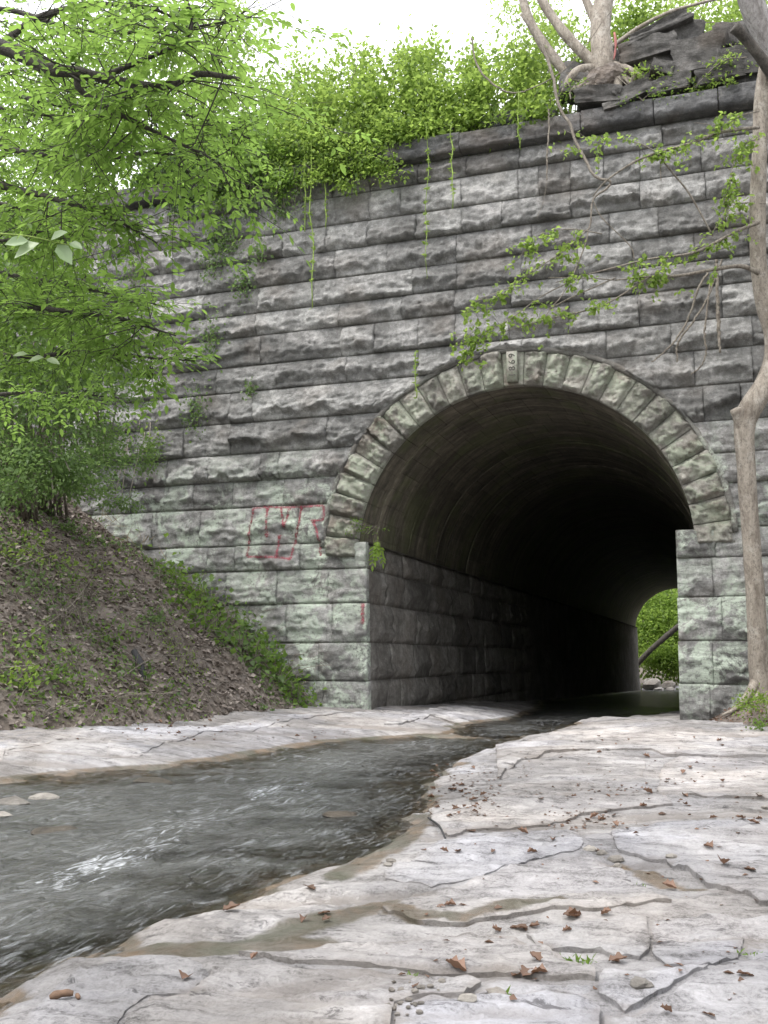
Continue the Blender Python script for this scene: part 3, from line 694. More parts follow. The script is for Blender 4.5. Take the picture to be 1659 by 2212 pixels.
for ri in range(len(ROWS) - 1):
    z1, z0 = ROWS[ri] * S, ROWS[ri + 1] * S; zm = (z0 + z1) / 2
    # pixel row of this course at x=750 gives the joints their place on the wall
    js = []
    for x in JOINTS[ri]:
        lo, hi = 0, 2212
        for _ in range(40):
            y = (lo + hi) / 2
            if WL(x, y)[2] > zm: lo = y
            else: hi = y
        js.append(WL(x, y)[0])
    x = js[0] - random.uniform(0.9, 1.7)
    while x > XMIN: js.insert(0, x); x -= random.uniform(0.9, 1.8)
    x = js[-1] + random.uniform(0.9, 1.6)
    while x < XMAX: js.append(x); x += random.uniform(0.9, 1.6)
    js = sorted([XMIN] + js + [XMAX])
    g = 0.005
    R2 = RE + 0.02
    def half(z): return np.sqrt(np.maximum(R2 ** 2 - (z - ZA) ** 2, 0))
    zb, zt = z0 + g, z1 - g
    spans = []
    top_arch = ZA + R2
    if zb >= top_arch: spans = [(a, b, None, None) for a, b in zip(js[:-1], js[1:])]
    elif zt > top_arch:                                          # course that rides over the crown
        spans = [(a, b, 'over', None) for a, b in zip(js[:-1], js[1:])]
    elif zt > ZL + 0.1:
        for a, b in zip(js[:-1], js[1:]):
            am, bm = XA - half(zm), XA + half(zm)
            if b < am - 0.25: spans.append((a, b, None, None))
            elif a < am - 0.25: spans.append((a, None, None, 'L'))
            if a > bm + 0.25: spans.append((a, b, None, None))
            elif b > bm + 0.25: spans.append((None, b, None, 'R'))
    else:
        for a, b in zip(js[:-1], js[1:]):
            if b < XJL - 0.3: spans.append((a, b, None, None))
            elif a < XJL - 0.3: spans.append((a, XJL, None, 'JL'))
            if a > XJR + 0.3: spans.append((a, b, None, None))
            elif b > XJR + 0.3: spans.append((XJR, b, None, 'JR'))
    for a, b, over, cut in spans:
        sid += 1; rr = random.Random(sid * 13 + ri)
        gs = rr.choice([0.0015, 0.0015, 0.002, 0.005]); xl = cst((a or 0) + gs); xr = cst((b or 0) - gs); zlf, zrf = cst(zb - 0.003 + rr.uniform(0, 0.014)), cst(zt + 0.003 - rr.uniform(0, 0.018))
        xc = a if a is not None else b
        if b is not None and (a or b) < -8.3 and float(bank_z(np.array(b), np.array(-0.1))) > zt + 0.3: continue
        jl = 0.085 * (ZL - zm) / ZL                               # the side walls lean in a little toward the foot
        if cut == 'L': xr = (lambda v, zb=zb, zt=zt: XA - half(zb + (zt - zb) * np.asarray(v, float)) - g)
        if cut == 'R': xl = (lambda v, zb=zb, zt=zt: XA + half(zb + (zt - zb) * np.asarray(v, float)) + g)
        if cut == 'JL': xr = cst(XJL + jl)
        if cut == 'JR': xl = cst(XJR - jl)
        if over:
            zlf = (lambda u, a=a, b=b, zb=zb: np.maximum(zb, np.where(np.abs(a + (b - a) * np.asarray(u, float) - XA) < R2, ZA + np.sqrt(np.maximum(R2 ** 2 - (a + (b - a) * np.asarray(u, float) - XA) ** 2, 0)) + g, zb)))
        low = zm < 4.0 * S
        prof = 'flat' if rr.random() < (0.55 if low else 0.4) else 'rock'
        proud = rr.uniform(0.07, 0.15) if low else rr.uniform(0.12, 0.27)
        if ri in (0, 1): proud *= 0.9
        if xc > 0.2 and ri > 3: proud *= 0.7
        kw = {}
        if cut in ('JL', 'JR'): prof = 'draft'; proud = rr.uniform(0.05, 0.11); kw['edge'] = 0.09
        if ri == 14 and cut == 'JL': kw['edge'] = 0.05
        if ri == 18: prof = 'flat'; proud = 0.2
        block('stone_block', xl, xr, zlf, zrf, M['stone'], proud, sid, WALL, back=(0.13 if cut in ('JL', 'JR') else 0.35), **kw)
# coping: long dark slabs standing proud of the face
cj = [WL(x, 400)[0] for x in (420, 560, 700, 838, 1000, 1125, 1262, 1420, 1560)]
x = cj[0] - 1.5
while x > XMIN: cj.insert(0, x); x -= random.uniform(1.3, 2.0)
cj += [cj[-1] + 1.4, XMAX]
for a, b in zip(cj[:-1], cj[1:]):
    sid += 1; t = random.uniform(0.40, 0.46)
    block('coping_stone', cst(a + 0.008), cst(b - 0.008), cst(ZC + 0.012), cst(ZC + t), M['coping'], random.uniform(0.05, 0.14), sid, WALL, y0=-0.24, m_side=0.03, back=0.9)
# upper, broken course of the parapet (what is left of it)
for a, b, zz, t in [(838, 905, 0.50, 0.36), (910, 985, 0.50, 0.38), (990, 1050, 0.50, 0.36), (1052, 1120, 0.50, 0.4), (1124, 1200, 0.48, 0.36), (1480, 1568, 0.48, 0.45), (1572, 1700, 0.46, 0.5)]:
    sid += 1
    block('parapet_stone', cst(WL(a, 300)[0]), cst(WL(b, 300)[0]), cst(ZC + zz), cst(ZC + zz + t), M['coping'], random.uniform(0.04, 0.1), sid, WALL, y0=random.uniform(-0.06, 0.12), back=0.6)
# voussoirs
NV = 27; dth = math.pi / NV
def polar(v, r0=RI, r1=RE):
    """x carries the angle measured along the ring, z the radius"""
    out = v.copy(); th = v[:, 0] / ((r0 + r1) / 2); out[:, 0] = XA - v[:, 2] * np.cos(th); out[:, 2] = ZA + v[:, 2] * np.sin(th)
    return out
rm = (RI + RE) / 2
KEY = None
th0 = math.asin((ZL - ZA) / rm) * 0
for k in range(NV):
    a0, a1 = k * dth, (k + 1) * dth
    if math.sin((a0 + a1) / 2) * rm + ZA < ZL + 0.02: 
        if math.sin(a1) * rm + ZA < ZL + 0.1 and math.sin(a0) * rm + ZA < ZL: pass
    gg = 0.007 / rm
    sid += 1
    keyst = k == NV // 2
    o = block('keystone' if keyst else 'voussoir', cst((a0 + gg) * rm), cst((a1 - gg) * rm), cst(RI), cst(RE + random.uniform(-0.02, 0.05)), M['voussoir'],
              0.02 if keyst else random.uniform(0.07, 0.16), 4000 + k, WALL, y0=-0.03, edge=random.uniform(0.03, 0.06) if not keyst else 0.035, back=0.16, prof='flat' if keyst else 'draft', res=0.03, bvh=False, tf=polar)
    if keyst: KEY = o; KTH = (a0 + a1) / 2
# date panel
def boxv(x0, x1, y0, y1, z0, z1):
    v = [(x, y, z) for x in (x0, x1) for y in (y0, y1) for z in (z0, z1)]
    return np.array(v), np.array([(0, 1, 3, 2), (4, 6, 7, 5), (0, 4, 5, 1), (2, 3, 7, 6), (0, 2, 6, 4), (1, 5, 7, 3)])
kx = XA; pz0, pz1 = ZA + RI + 0.05, ZA + RE - 0.03
pv, pf = boxv(kx - 0.105, kx + 0.105, -0.17, -0.02, pz0, pz1)
mesh('date_panel', pv, pf, M['voussoir'], KEY, origin=(kx, -0.1, (pz0 + pz1) / 2))
for i, ch in enumerate('1869'):
    cu = bpy.data.curves.new('numeral', 'FONT'); cu.body = ch; cu.size = 0.185; cu.extrude = 0.006; cu.align_x = 'CENTER'
    to = bpy.data.objects.new('tmp', cu); COL.objects.link(to); dg = bpy.context.evaluated_depsgraph_get()
    me = bpy.data.meshes.new_from_object(to.evaluated_get(dg)); bpy.data.objects.remove(to)
    v = np.array([tuple(q.co) for q in me.vertices])
    # reads upward: x of the glyph runs up the stone
    w = np.stack([kx + 0.065 - v[:, 1], -0.172 - v[:, 2], pz0 + 0.13 + i * 0.132 + v[:, 0]], -1)
    mesh('numeral', w, [tuple(p.vertices) for p in me.polygons], M['carved'], KEY, origin=(kx, -0.17, pz0 + 0.13 + i * 0.132))
# core of the wall behind the stones (mortar), cut out for the tunnel
def core():
    th = np.linspace(0, math.pi, 49); arc = [(XA - (RE - 0.05) * math.cos(t), ZA + (RE - 0.05) * math.sin(t)) for t in th]
    L = [(XJL + 0.02, -0.6), (XJL + 0.02, ZL - 0.02), arc[0]]; R = [arc[-1], (XJR - 0.02, ZL - 0.02), (XJR - 0.02, -0.6)]
    inner = L + arc[1:-1] + R
    outer = []
    for (x, z) in inner:                                         # matching points on the outer frame
        if z <= ZL: outer.append((XMIN if x < XA else XMAX, z))
        else:
            t = math.atan2(z - ZA, x - XA); H = ZC + 0.5 - ZA; Wd = (XMAX - XA) if math.cos(t) > 0 else (XA - XMIN)
            k = min(H / max(math.sin(t), 1e-6), Wd / max(abs(math.cos(t)), 1e-6)); outer.append((XA + k * math.cos(t), ZA + k * math.sin(t)))
    n = len(inner); v = [(x, -0.004, z) for x, z in inner] + [(x, -0.004, z) for x, z in outer]
    f = [(i, n + i, n + i + 1, i + 1) for i in range(n - 1)]
    # corners of the frame
    c = len(v); v += [(XMIN, -0.004, ZC + 0.5), (XMAX, -0.004, ZC + 0.5)]
    il = max(i for i in range(n) if outer[i][0] <= XMIN + 0.01); ir = min(i for i in range(n) if outer[i][0] >= XMAX - 0.01)
    f += [(n + il, c, n + il + 1), (n + ir - 1, c + 1, n + ir)]
    return np.array(v), f
cv, cf = core(); mesh('mortar_bed', cv, cf, M['mortar'], WALL)
k = sum(len(q) for q in BVH_V); BVH_V.append(cv)
BV = BVHTree.FromPolygons([tuple(p) for p in np.concatenate(BVH_V)], [tuple(int(i) for i in q) for q in np.concatenate(BVH_F)])
def wall_y(x, z):
    h = BV.ray_cast(Vector((x, -3, z)), Vector((0, 1, 0)), 6); return h[0].y if h[0] is not None else 0.0
# extrados mortar fillet
mb = MB(); th = np.linspace(0.06, math.pi - 0.06, 80)
mb.tube(np.stack([XA - (RE + 0.035) * np.cos(th), 0 * th - 0.035, ZA + (RE + 0.035) * np.sin(th)], -1), 0.06, 8, 0.7)
mb.build('mortar_fillet', M['mortar'], WALL)
# side walls of the passage: courses of stones, left and right
JR = [2.75, 2.342, 1.814, 1.221, 0.649, 0.15, -0.5]
for sgn, XJ, ymax in ((1, XJL, 17.0), (-1, XJR, 9.0)):
    for ri in range(len(JR) - 1):
        z1, z0 = JR[ri] * S - 0.01, JR[ri + 1] * S + 0.01; y = 0.14; zmid = (z0 + z1) / 2
        if zmid < -0.4: pass
        while y < ymax:
            L = random.uniform(1.0, 2.0); sid += 1
            def tf(v, sgn=sgn, XJ=XJ):
                out = v.copy(); jl = 0.085 * (ZL - v[:, 2]) / ZL
                out[:, 0] = XJ + sgn * (jl - 0.13 + (-v[:, 1])); out[:, 1] = v[:, 0] if sgn > 0 else v[:, 0]
                return out
            o = block('side_wall_stone', cst(y + 0.01), cst(y + L - 0.01), cst(z0), cst(z1), M['jamb'], random.uniform(0.08, 0.16), sid, WALL, back=0.4,
                      prof='rock' if random.random() < 0.6 else 'flat', res=0.09, bvh=False, tf=tf)
            y += L
    # the rest of the side wall, too dark to tell its stones apart
    n = 40; ys = np.linspace(0.12, TUN, n); zs = np.linspace(-2.2, ZL - 0.01, 7)
    Yg, Zg = np.meshgrid(ys, zs); jl = 0.085 * (ZL - Zg) / ZL
    Xg = XJ + sgn * (jl - 0.112) + sgn * np.where(Yg > ymax, 0.08 * vnoise(np.stack([Yg, Zg * 2, Zg * 0], -1)), 0) * sstep(ymax, ymax + 2, Yg)
    v = np.stack([Xg, Yg, Zg], -1).reshape(-1, 3); i = (np.arange(6)[:, None] * n + np.arange(n - 1)[None, :]).ravel()
    f = np.stack([i, i + 1, i + n + 1, i + n], -1)
    # ledge on top
    top = np.array([(XJ, 0.1, ZL - 0.012), (XJ, TUN, ZL - 0.012), (XJ - sgn * 0.7, TUN, ZL - 0.012), (XJ - sgn * 0.7, 0.1, ZL - 0.012)])
    f = np.vstack([f, np.array([[0, 1, 2, 3]]) + len(v)]); v = np.vstack([v, top])
    mesh('side_wall', v, f, M['jamb'], WALL)
# ledge caps in the mouth
# barrel stones of the vault: courses that run along the tunnel
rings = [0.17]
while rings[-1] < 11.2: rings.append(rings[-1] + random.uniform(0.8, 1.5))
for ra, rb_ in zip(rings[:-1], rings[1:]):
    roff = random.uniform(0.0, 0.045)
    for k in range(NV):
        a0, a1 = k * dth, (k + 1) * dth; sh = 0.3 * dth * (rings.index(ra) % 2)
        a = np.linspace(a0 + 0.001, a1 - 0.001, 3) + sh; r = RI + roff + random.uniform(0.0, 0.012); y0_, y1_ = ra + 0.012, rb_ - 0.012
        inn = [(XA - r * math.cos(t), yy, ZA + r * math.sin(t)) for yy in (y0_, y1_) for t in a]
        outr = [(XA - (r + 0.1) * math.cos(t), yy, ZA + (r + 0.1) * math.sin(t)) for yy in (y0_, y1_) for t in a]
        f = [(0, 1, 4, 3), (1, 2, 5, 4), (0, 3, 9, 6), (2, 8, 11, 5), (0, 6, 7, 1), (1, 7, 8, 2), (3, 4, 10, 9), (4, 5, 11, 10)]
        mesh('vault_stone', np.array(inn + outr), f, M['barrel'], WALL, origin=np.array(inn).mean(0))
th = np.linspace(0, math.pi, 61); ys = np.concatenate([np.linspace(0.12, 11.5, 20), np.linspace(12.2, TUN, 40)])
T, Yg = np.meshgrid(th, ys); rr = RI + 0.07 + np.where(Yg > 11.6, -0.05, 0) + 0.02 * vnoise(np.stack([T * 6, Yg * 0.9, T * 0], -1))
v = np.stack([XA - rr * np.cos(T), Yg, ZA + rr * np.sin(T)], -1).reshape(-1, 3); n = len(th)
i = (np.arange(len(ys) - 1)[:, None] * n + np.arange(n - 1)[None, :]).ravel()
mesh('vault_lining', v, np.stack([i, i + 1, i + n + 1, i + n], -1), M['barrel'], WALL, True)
# mass of the embankment above and beside the passage, so no daylight leaks in
for (x0, x1, z0, z1) in ((XMIN, XA - RI - 0.35, -2.0, ZC), (XA + RI + 0.35, XMAX, -2.0, ZC), (XA - RI - 0.35, XA + RI + 0.35, ZA + RI + 0.3, ZC)):
    v, f = boxv(x0, x1, 0.55, TUN - 0.3, z0, z1); mesh('fill', v, f, M['mortar'], WALL)
# spray-painted outline letters
def stroke(pts, w, name='painted_stroke', mat='paint'):
    p = curve(pts, max(8, int(np.sum(np.linalg.norm(np.diff(np.array(pts), axis=0), axis=1)) / 0.03))) if len(pts) > 2 else np.linspace(pts[0], pts[1], max(6, int(np.linalg.norm(np.array(pts[1]) - np.array(pts[0])) / 0.03)))
    t = np.gradient(p, axis=0); t /= np.linalg.norm(t, axis=1)[:, None] + 1e-9; nn = np.stack([-t[:, 1], t[:, 0]], -1)
    off = np.array([-1.0, -0.5, 0, 0.5, 1.0]); v = []; c = []
    for i in range(len(p)):
        ww = w * (1 + 0.5 * math.sin(i * 1.3) * 0.4)
        for o in off:
            x, z = p[i] + nn[i] * o * ww; v.append((x, wall_y(x, z) - 0.008, z)); c.append(0.15 if abs(o) == 1 else 1.0)
    m = len(off); i = (np.arange(len(p) - 1)[:, None] * m + np.arange(m - 1)[None, :]).ravel()
    v = np.array(v)
    o = mesh(name, v, np.stack([i, i + 1, i + m + 1, i + m], -1), M[mat], GRAF, cols=c)
def z3(x, y): q = WL(424.5 + .2924 * x, 727.7 + .2924 * y); return (q[0], q[2])
GRAF = mesh('graffiti_lettering', np.array([(0, 0, 0)] * 3), [], M['paint'], None) if False else thing('graffiti_lettering', WL(620, 1150), 'red spray-painted outlined letters on the stones left of the tunnel arch', 'graffiti')
for pts in [[(385, 1625), (405, 1450), (430, 1265)], [(430, 1268), (530, 1256), (640, 1262), (770, 1256), (940, 1246)], [(532, 1260), (525, 1470)], [(635, 1265), (656, 1405)], [(702, 1262), (660, 1405)],
            [(780, 1260), (765, 1380), (740, 1500), (705, 1645)], [(945, 1250), (947, 1345)], [(947, 1350), (868, 1364)], [(868, 1364), (905, 1450), (930, 1620)], [(385, 1625), (600, 1630), (710, 1645)], [(622, 1472), (600, 1630)]]:
    stroke([z3(*q) for q in pts], 0.032)
for q in [(532, 1275), (622, 1480), (600, 1625), (705, 1640), (660, 1400), (525, 1470), (780, 1270), (868, 1364)]:
    a = z3(*q); stroke([(a[0], a[1] + 0.04), (a[0] + 0.003, a[1] - 0.04)], 0.05, 'paint_blot')
q = WL(789, 1325); o_ = GRAF
GRAF = thing('red_paint_mark', q, 'short red paint mark on the left corner of the tunnel mouth', 'graffiti')
stroke([(q[0] - 0.03, q[2] + 0.2), (q[0] - 0.03, q[2] - 0.22)], 0.045)

# ------------------------------------------------------------------ plants
class Foliage:
    def __init__(s): s.q = []
    def add(s, C, A, Nn, L, Wd, T):
        C = np.atleast_2d(C); n = len(C)
        s.q.append((C, np.broadcast_to(A, (n, 3)), np.broadcast_to(Nn, (n, 3)), np.broadcast_to(L, (n,)), np.broadcast_to(Wd, (n,)), np.broadcast_to(T, (n,))))
    def build(s, name, mat, parent=None, fine=False, origin=None, fold=0.18):
        C, A, Nn, L, Wd, T = [np.concatenate([q[i] for q in s.q]) for i in range(6)]
        A = A / (np.linalg.norm(A, axis=1)[:, None] + 1e-9); B = np.cross(Nn, A); B /= np.linalg.norm(B, axis=1)[:, None] + 1e-9
        Nn = np.cross(A, B); n = len(C)
        if fine: prof = [(0, 0, 0), (0.28, 0.42, fold), (0.62, 0.40, fold * .6), (1, 0, -0.1), (0.62, -0.40, fold * .6), (0.28, -0.42, fold)]; tri = [(0, 3, 1), (1, 3, 2), (0, 5, 3), (5, 4, 3)]
        else: prof = [(0, 0, 0), (0.42, 0.5, fold), (1, 0, -0.1), (0.42, -0.5, fold)]; tri = [(0, 2, 1), (0, 3, 2)]
        m = len(prof)
        V = np.stack([C + A * (a * L)[:, None] + B * (b * Wd)[:, None] + Nn * (c * Wd)[:, None] for a, b, c in prof], 1).reshape(-1, 3)
        F = (np.arange(n)[:, None, None] * m + np.array(tri)[None]).reshape(-1, 3)
        return mesh(name, V, F, M[mat], parent, False, origin, np.repeat(T, m))
def rdir(n, up=0.0, spread=1.0):
    v = RNG.normal(size=(n, 3)) * spread; v[:, 2] += up; return v / (np.linalg.norm(v, axis=1)[:, None] + 1e-9)
def blob(fo, c, r, n, size, tint=(0.2, 0.9), up=0.9, shell=0.5, clumps=14, wr=0.6):
    """n leaves in uneven clumps about c"""
    c = np.asarray(c, float); r = np.broadcast_to(np.asarray(r, float), (3,))
    k = max(3, clumps); d = rdir(k); cc = c + d * r * (RNG.uniform(shell, 1.0, k) ** 0.7)[:, None]
    w = RNG.uniform(0.4, 1.6, k); w /= w.sum(); idx = RNG.choice(k, n, p=w)
    ct = RNG.uniform(-0.25, 0.25, k)
    C = cc[idx] + RNG.normal(size=(n, 3)) * r * 0.26
    out = (C - c) / r; A = out * 0.6 + rdir(n) * 0.8 + np.array([0, 0, -0.25])
    Nn = rdir(n, up * 1.6)
    L = size * RNG.uniform(0.6, 1.25, n)
    fo.add(C, A, Nn, L, L * wr, np.clip(RNG.uniform(*tint, n) + ct[idx], 0, 1))
def twig_path(p0, p1, n=8, jit=0.06):
    p0 = np.asarray(p0, float); p1 = np.asarray(p1, float); t = np.linspace(0, 1, n)[:, None]; l = np.linalg.norm(p1 - p0)
    q = p0 + (p1 - p0) * t; q[1:-1] += RNG.normal(size=(n - 2, 3)) * l * jit; return curve(q, n * 2)
def compound(fo, mb, p, d, ln, leaf, pairs=3, tint=(0.3, 0.9), droop=0.35):
    """a compound leaf: leaflets in pairs along a thin stalk"""
    d = np.asarray(d, float); d = d / np.linalg.norm(d); sd_ = np.cross(d, (0, 0, 1)); sd_ /= np.linalg.norm(sd_) + 1e-9
    t = np.linspace(0, 1, 5)[:, None]; path = p + d * ln * t + np.array([0, 0, -droop * ln]) * t ** 2
    if mb is not None: mb.tube(path, np.linspace(0.0022, 0.0012, 5), 3)
    up = np.cross(sd_, d); tt = RNG.uniform(*tint)
    for i in range(pairs):
        f = 0.3 + 0.7 * i / pairs; q = p + d * ln * f + np.array([0, 0, -droop * ln * f * f])
        for sg in (-1, 1):
            a = d * 0.55 + sd_ * sg + np.array([0, 0, -0.25]) + RNG.normal(size=3) * 0.15
            fo.add(q, a, up + RNG.normal(size=3) * 0.3, leaf * RNG.uniform(0.8, 1.15), leaf * 0.46, np.clip(tt + RNG.uniform(-.3, .2), 0, 1))
    fo.add(path[-1], d + np.array([0, 0, -0.5]), up + RNG.normal(size=3) * 0.2, leaf * 1.15, leaf * 0.52, tt)
def bank_pt(x, y, zf=None, t0=6.0, t1=34.0):
    zf = zf or bank_z; t = np.linspace(t0, t1, 600); q = CAM + ray(x, y)[None, :] * t[:, None]
    k = np.where(q[:, 2] < zf(q[:, 0], q[:, 1]))[0]
    if len(k) == 0: return None
    p = q[k[0]]; return np.array([p[0], p[1], float(zf(np.array(p[0]), np.array(p[1])))])
def mk(name, loc, label, cat, group=None): return thing(name, tuple(np.asarray(loc, float)), label, cat, group)

# ---- near tree on the left: limbs reach into the picture from outside it
tb = np.array([-12.5, -12.0, float(bank_z(np.array(-12.5), np.array(-12.0)))])
T1 = mk('overhanging_tree', tb, 'tree leaning in from the left edge, dark limbs and bright green compound leaves', 'tree')
mb = MB(); mb.tube(curve([tb - (0, 0, .4), tb + (0.5, -0.2, 2.0), tb + (1.3, -0.4, 4.0), tb + (2.0, -0.6, 6.2), tb + (2.4, -0.8, 9)], 20), np.linspace(0.24, 0.1, 20), 10, 0.15)
mb.build('trunk', M['bark_dark'], T1, True)
limbs = [
 ([tb + (1.5, -0.45, 4.6), P(-260, 40, 8.2), P(0, 100, 7.3), P(110, 148, 7.0), P(170, 158, 6.9), P(340, 188, 6.8), P(430, 160, 6.8), P(540, 175, 6.8)], 0.075, 0.012, 34, 0.50),
 ([P(165, 158, 6.9), P(180, 200, 6.9), P(290, 262, 7.0), P(410, 320, 7.5), P(520, 372, 7.6)], 0.026, 0.006, 22, 0.34),
 ([P(0, 100, 7.3), P(80, 40, 7.4), P(200, 10, 7.9), P(330, 20, 7.8), P(410, 60, 7.7)], 0.03, 0.008, 24, 0.5),
 ([P(225, 165, 6.9), P(330, 120, 6.8), P(400, 85, 6.7), P(413, 30, 6.7), P(380, -60, 6.7)], 0.022, 0.007, 16, 0.45),
 ([tb + (1.4, -0.4, 4.2), P(-250, 330, 8.8), P(0, 400, 8.2), P(120, 430, 8.0), P(240, 470, 7.8), P(340, 525, 7.7)], 0.05, 0.006, 30, 0.34),
 ([P(-60, 300, 8.6), P(60, 330, 8.4), P(200, 340, 8.2), P(330, 330, 8.0), P(430, 345, 7.9)], 0.03, 0.006, 26, 0.36),
 ([tb + (0.9, -0.3, 3.2), P(-250, 600, 9.3), P(0, 655, 8.6), P(140, 672, 8.4), P(260, 690, 8.2), P(380, 725, 8.0)], 0.045, 0.006, 40, 0.26),
 ([P(-120, 740, 9.6), P(40, 770, 9.2), P(180, 760, 9.0), P(300, 770, 8.9), P(420, 780, 8.8)], 0.028, 0.005, 30, 0.24),
 ([P(-120, 870, 10.5), P(20, 850, 10.2), P(150, 850, 10.0), P(260, 860, 9.9)], 0.025, 0.005, 16, 0.22),
 ([P(-100, 220, 8.8), P(40, 240, 8.6), P(160, 260, 8.4), P(250, 300, 8.3)], 0.025, 0.006, 24, 0.34),
 ([P(-200, 40, 9.4), P(0, 20, 9.2), P(150, 60, 9.0), P(300, 70, 8.9), P(470, 50, 8.8), P(540, 20, 8.7)], 0.03, 0.006, 40, 0.5),
 ([P(-200, 170, 9.6), P(0, 200, 9.4), P(150, 230, 9.2), P(300, 230, 9.1), P(450, 260, 9.0), P(540, 300, 9.0)], 0.03, 0.006, 40, 0.45),
 ([P(-200, 560, 10), P(0, 590, 9.8), P(120, 610, 9.6), P(260, 640, 9.5), P(350, 660, 9.5)], 0.025, 0.006, 26, 0.3),
 ([P(-200, 420, 9.6), P(0, 440, 9.4), P(120, 470, 9.3), P(230, 500, 9.2)], 0.025, 0.006, 22, 0.3),
 ([P(-150, 500, 9.0), P(0, 520, 8.7), P(80, 500, 8.5), P(160, 520, 8.5)], 0.02, 0.005, 10, 0.25),
]
fo = Foliage(); tw = MB()
for pts, r0, r1, nt_, sp in limbs:
    c = curve(pts, 40); b_ = MB(); b_.tube(c, np.linspace(r0, r1, len(c)), 7, 0.2); b_.build('branch', M['bark_dark'], T1, True)
    for j in range(int(nt_ * 1.3)):
        i = int(RNG.uniform(0.25, 1.0) * (len(c) - 1)); p = c[i]
        side_ = RNG.normal(size=3) * np.array([1, 1, 0.45]); side_ /= np.linalg.norm(side_)
        e = p + side_ * sp * RNG.uniform(0.6, 2.6) + np.array([0, 0, -0.05])
        path = twig_path(p, e, 4, 0.07); tw.tube(path, np.linspace(0.0055, 0.002, len(path)), 4)
        for k in range(5):
            f = (k + 1) / 5; q = path[min(len(path) - 1, int(f * (len(path) - 1)))]
            dd = (e - p) / np.linalg.norm(e - p) + RNG.normal(size=3) * np.array([0.8, 0.8, 0.25])
            compound(fo, tw, q, dd, RNG.uniform(0.16, 0.26), RNG.uniform(0.058, 0.09), pairs=RNG.integers(2, 4))
tag(tw.build('twigs', M['bark_dark'], T1), kind='stuff')
fo.build('leaves', 'leaf_tree', T1, True)

# ---- large pale leaves hanging at the left
pc = P(110, 525, 7.0)
T2 = mk('broad_leaf_sprig', pc, 'sprig of large pale broad leaves hanging at the left below the bright canopy', 'plant')
mb = MB(); mb.tube(curve([P(-200, 470, 7.8), P(-40, 500, 7.3), P(60, 510, 7.0), P(150, 530, 6.9)], 16), np.linspace(0.01, 0.004, 16), 5); mb.build('stem', M['green_stem'], T2)
for (x, y, ax, ay, ln) in [(125, 528, 0.55, 0.9, 0.19), (85, 525, -0.9, 0.75, 0.20), (62, 520, -0.7, 0.2, 0.16), (110, 518, 0.5, -0.2, 0.15), (150, 525, 0.6, 0.35, 0.12)]:
    f1 = Foliage(); d = RT * ax - UP * ay * 0.8 - FW * 0.25; f1.add(P(x, y, 6.95), d, -FW + UP * 0.6 + RNG.normal(size=3) * 0.15, ln, ln * 0.62, RNG.uniform(0.3, 1.0)); f1.build('leaf', 'leaf_pale', T2, True)
T2b = mk('broad_leaf_sprig', P(100, 775, 8.4), 'two pale broad leaves, one nearly white, below the middle spray at left', 'plant')
for (x, y, ax, ay, ln) in [(95, 772, -0.9, 0.25, 0.13), (100, 776, 0.9, 0.3, 0.13), (60, 765, -0.8, 0.1, 0.12)]:
    f1 = Foliage(); d = RT * ax - UP * ay - FW * 0.2; f1.add(P(x, y, 8.3), d, -FW * 0.7 + UP * 0.7, ln, ln * 0.6, 1.0); f1.build('leaf', 'leaf_pale', T2b, True)
mb = MB(); mb.tube(curve([P(-80, 740, 9), P(30, 765, 8.5), P(100, 775, 8.3)], 10), 0.005, 4); mb.build('stem', M['green_stem'], T2b)

# ---- honeysuckle bushes on the left bank
def bush(name, base, label, cat, c_list, leaf, mat, stems=10, group=None, n=3000, stem_mat='vine', tint=(0.15, 0.9), wr=0.55):
    o = mk(name, base, label, cat, group); fo = Foliage(); st = MB(); base = np.asarray(base, float)
    for c, r, k in c_list:
        blob(fo, c, r, k, leaf, tint, clumps=max(6, int(k / 130)), wr=wr)
    for i in range(stems):
        c, r, k = c_list[i % len(c_list)]
        e = np.asarray(c) + rdir(1)[0] * np.broadcast_to(np.asarray(r, float), (3,)) * 0.8
        s0 = base + RNG.normal(size=3) * np.array([0.15, 0.15, 0.0]); m_ = (s0 + e) / 2 + np.array([0, 0, 0.15 * np.linalg.norm(e - s0)]) + RNG.normal(size=3) * 0.06
        c_ = curve([s0 - (0, 0, 0.05), m_, e], 10); st.tube(c_, np.linspace(0.018, 0.005, len(c_)) * min(1.5, np.linalg.norm(e - base) / 1.5), 5)
    st.build('stems', M[stem_mat], o); fo.build('foliage', mat, o); return o
def bp(x, y, dz=0.0): q = bank_pt(x, y); return q + np.array([0, 0, dz])
B1 = bp(70, 1080); B2 = bp(215, 1075); B3 = bp(300, 1085)
bush('honeysuckle_bush', B1, 'fine-leaved green bush high on the left bank at the picture edge', 'bush', [(P(40, 930, 16.5), (1.1, .9, .75), 3200), (P(-40, 1010, 15.5), (1.0, .8, .6), 1800), (P(90, 1030, 16), (0.9, .7, .45), 1500)], 0.085, 'leaf_blue', 14)
bush('honeysuckle_bush', B2, 'airy green bush with pale stems on the left bank against the wall', 'bush', [(P(200, 900, 18), (0.9, .8, .9), 2600), (P(180, 1020, 17.3), (0.9, .6, .45), 1300), (P(110, 830, 17.5), (0.9, .8, .8), 2200)], 0.085, 'leaf_blue', 16)
bush('honeysuckle_bush', B3, 'small loose green bush at the bank top touching the stones', 'bush', [(P(290, 960, 19.3), (0.55, .5, .6), 900), (P(260, 1070, 18.3), (0.5, .4, .25), 420)], 0.07, 'leaf_blue', 8)
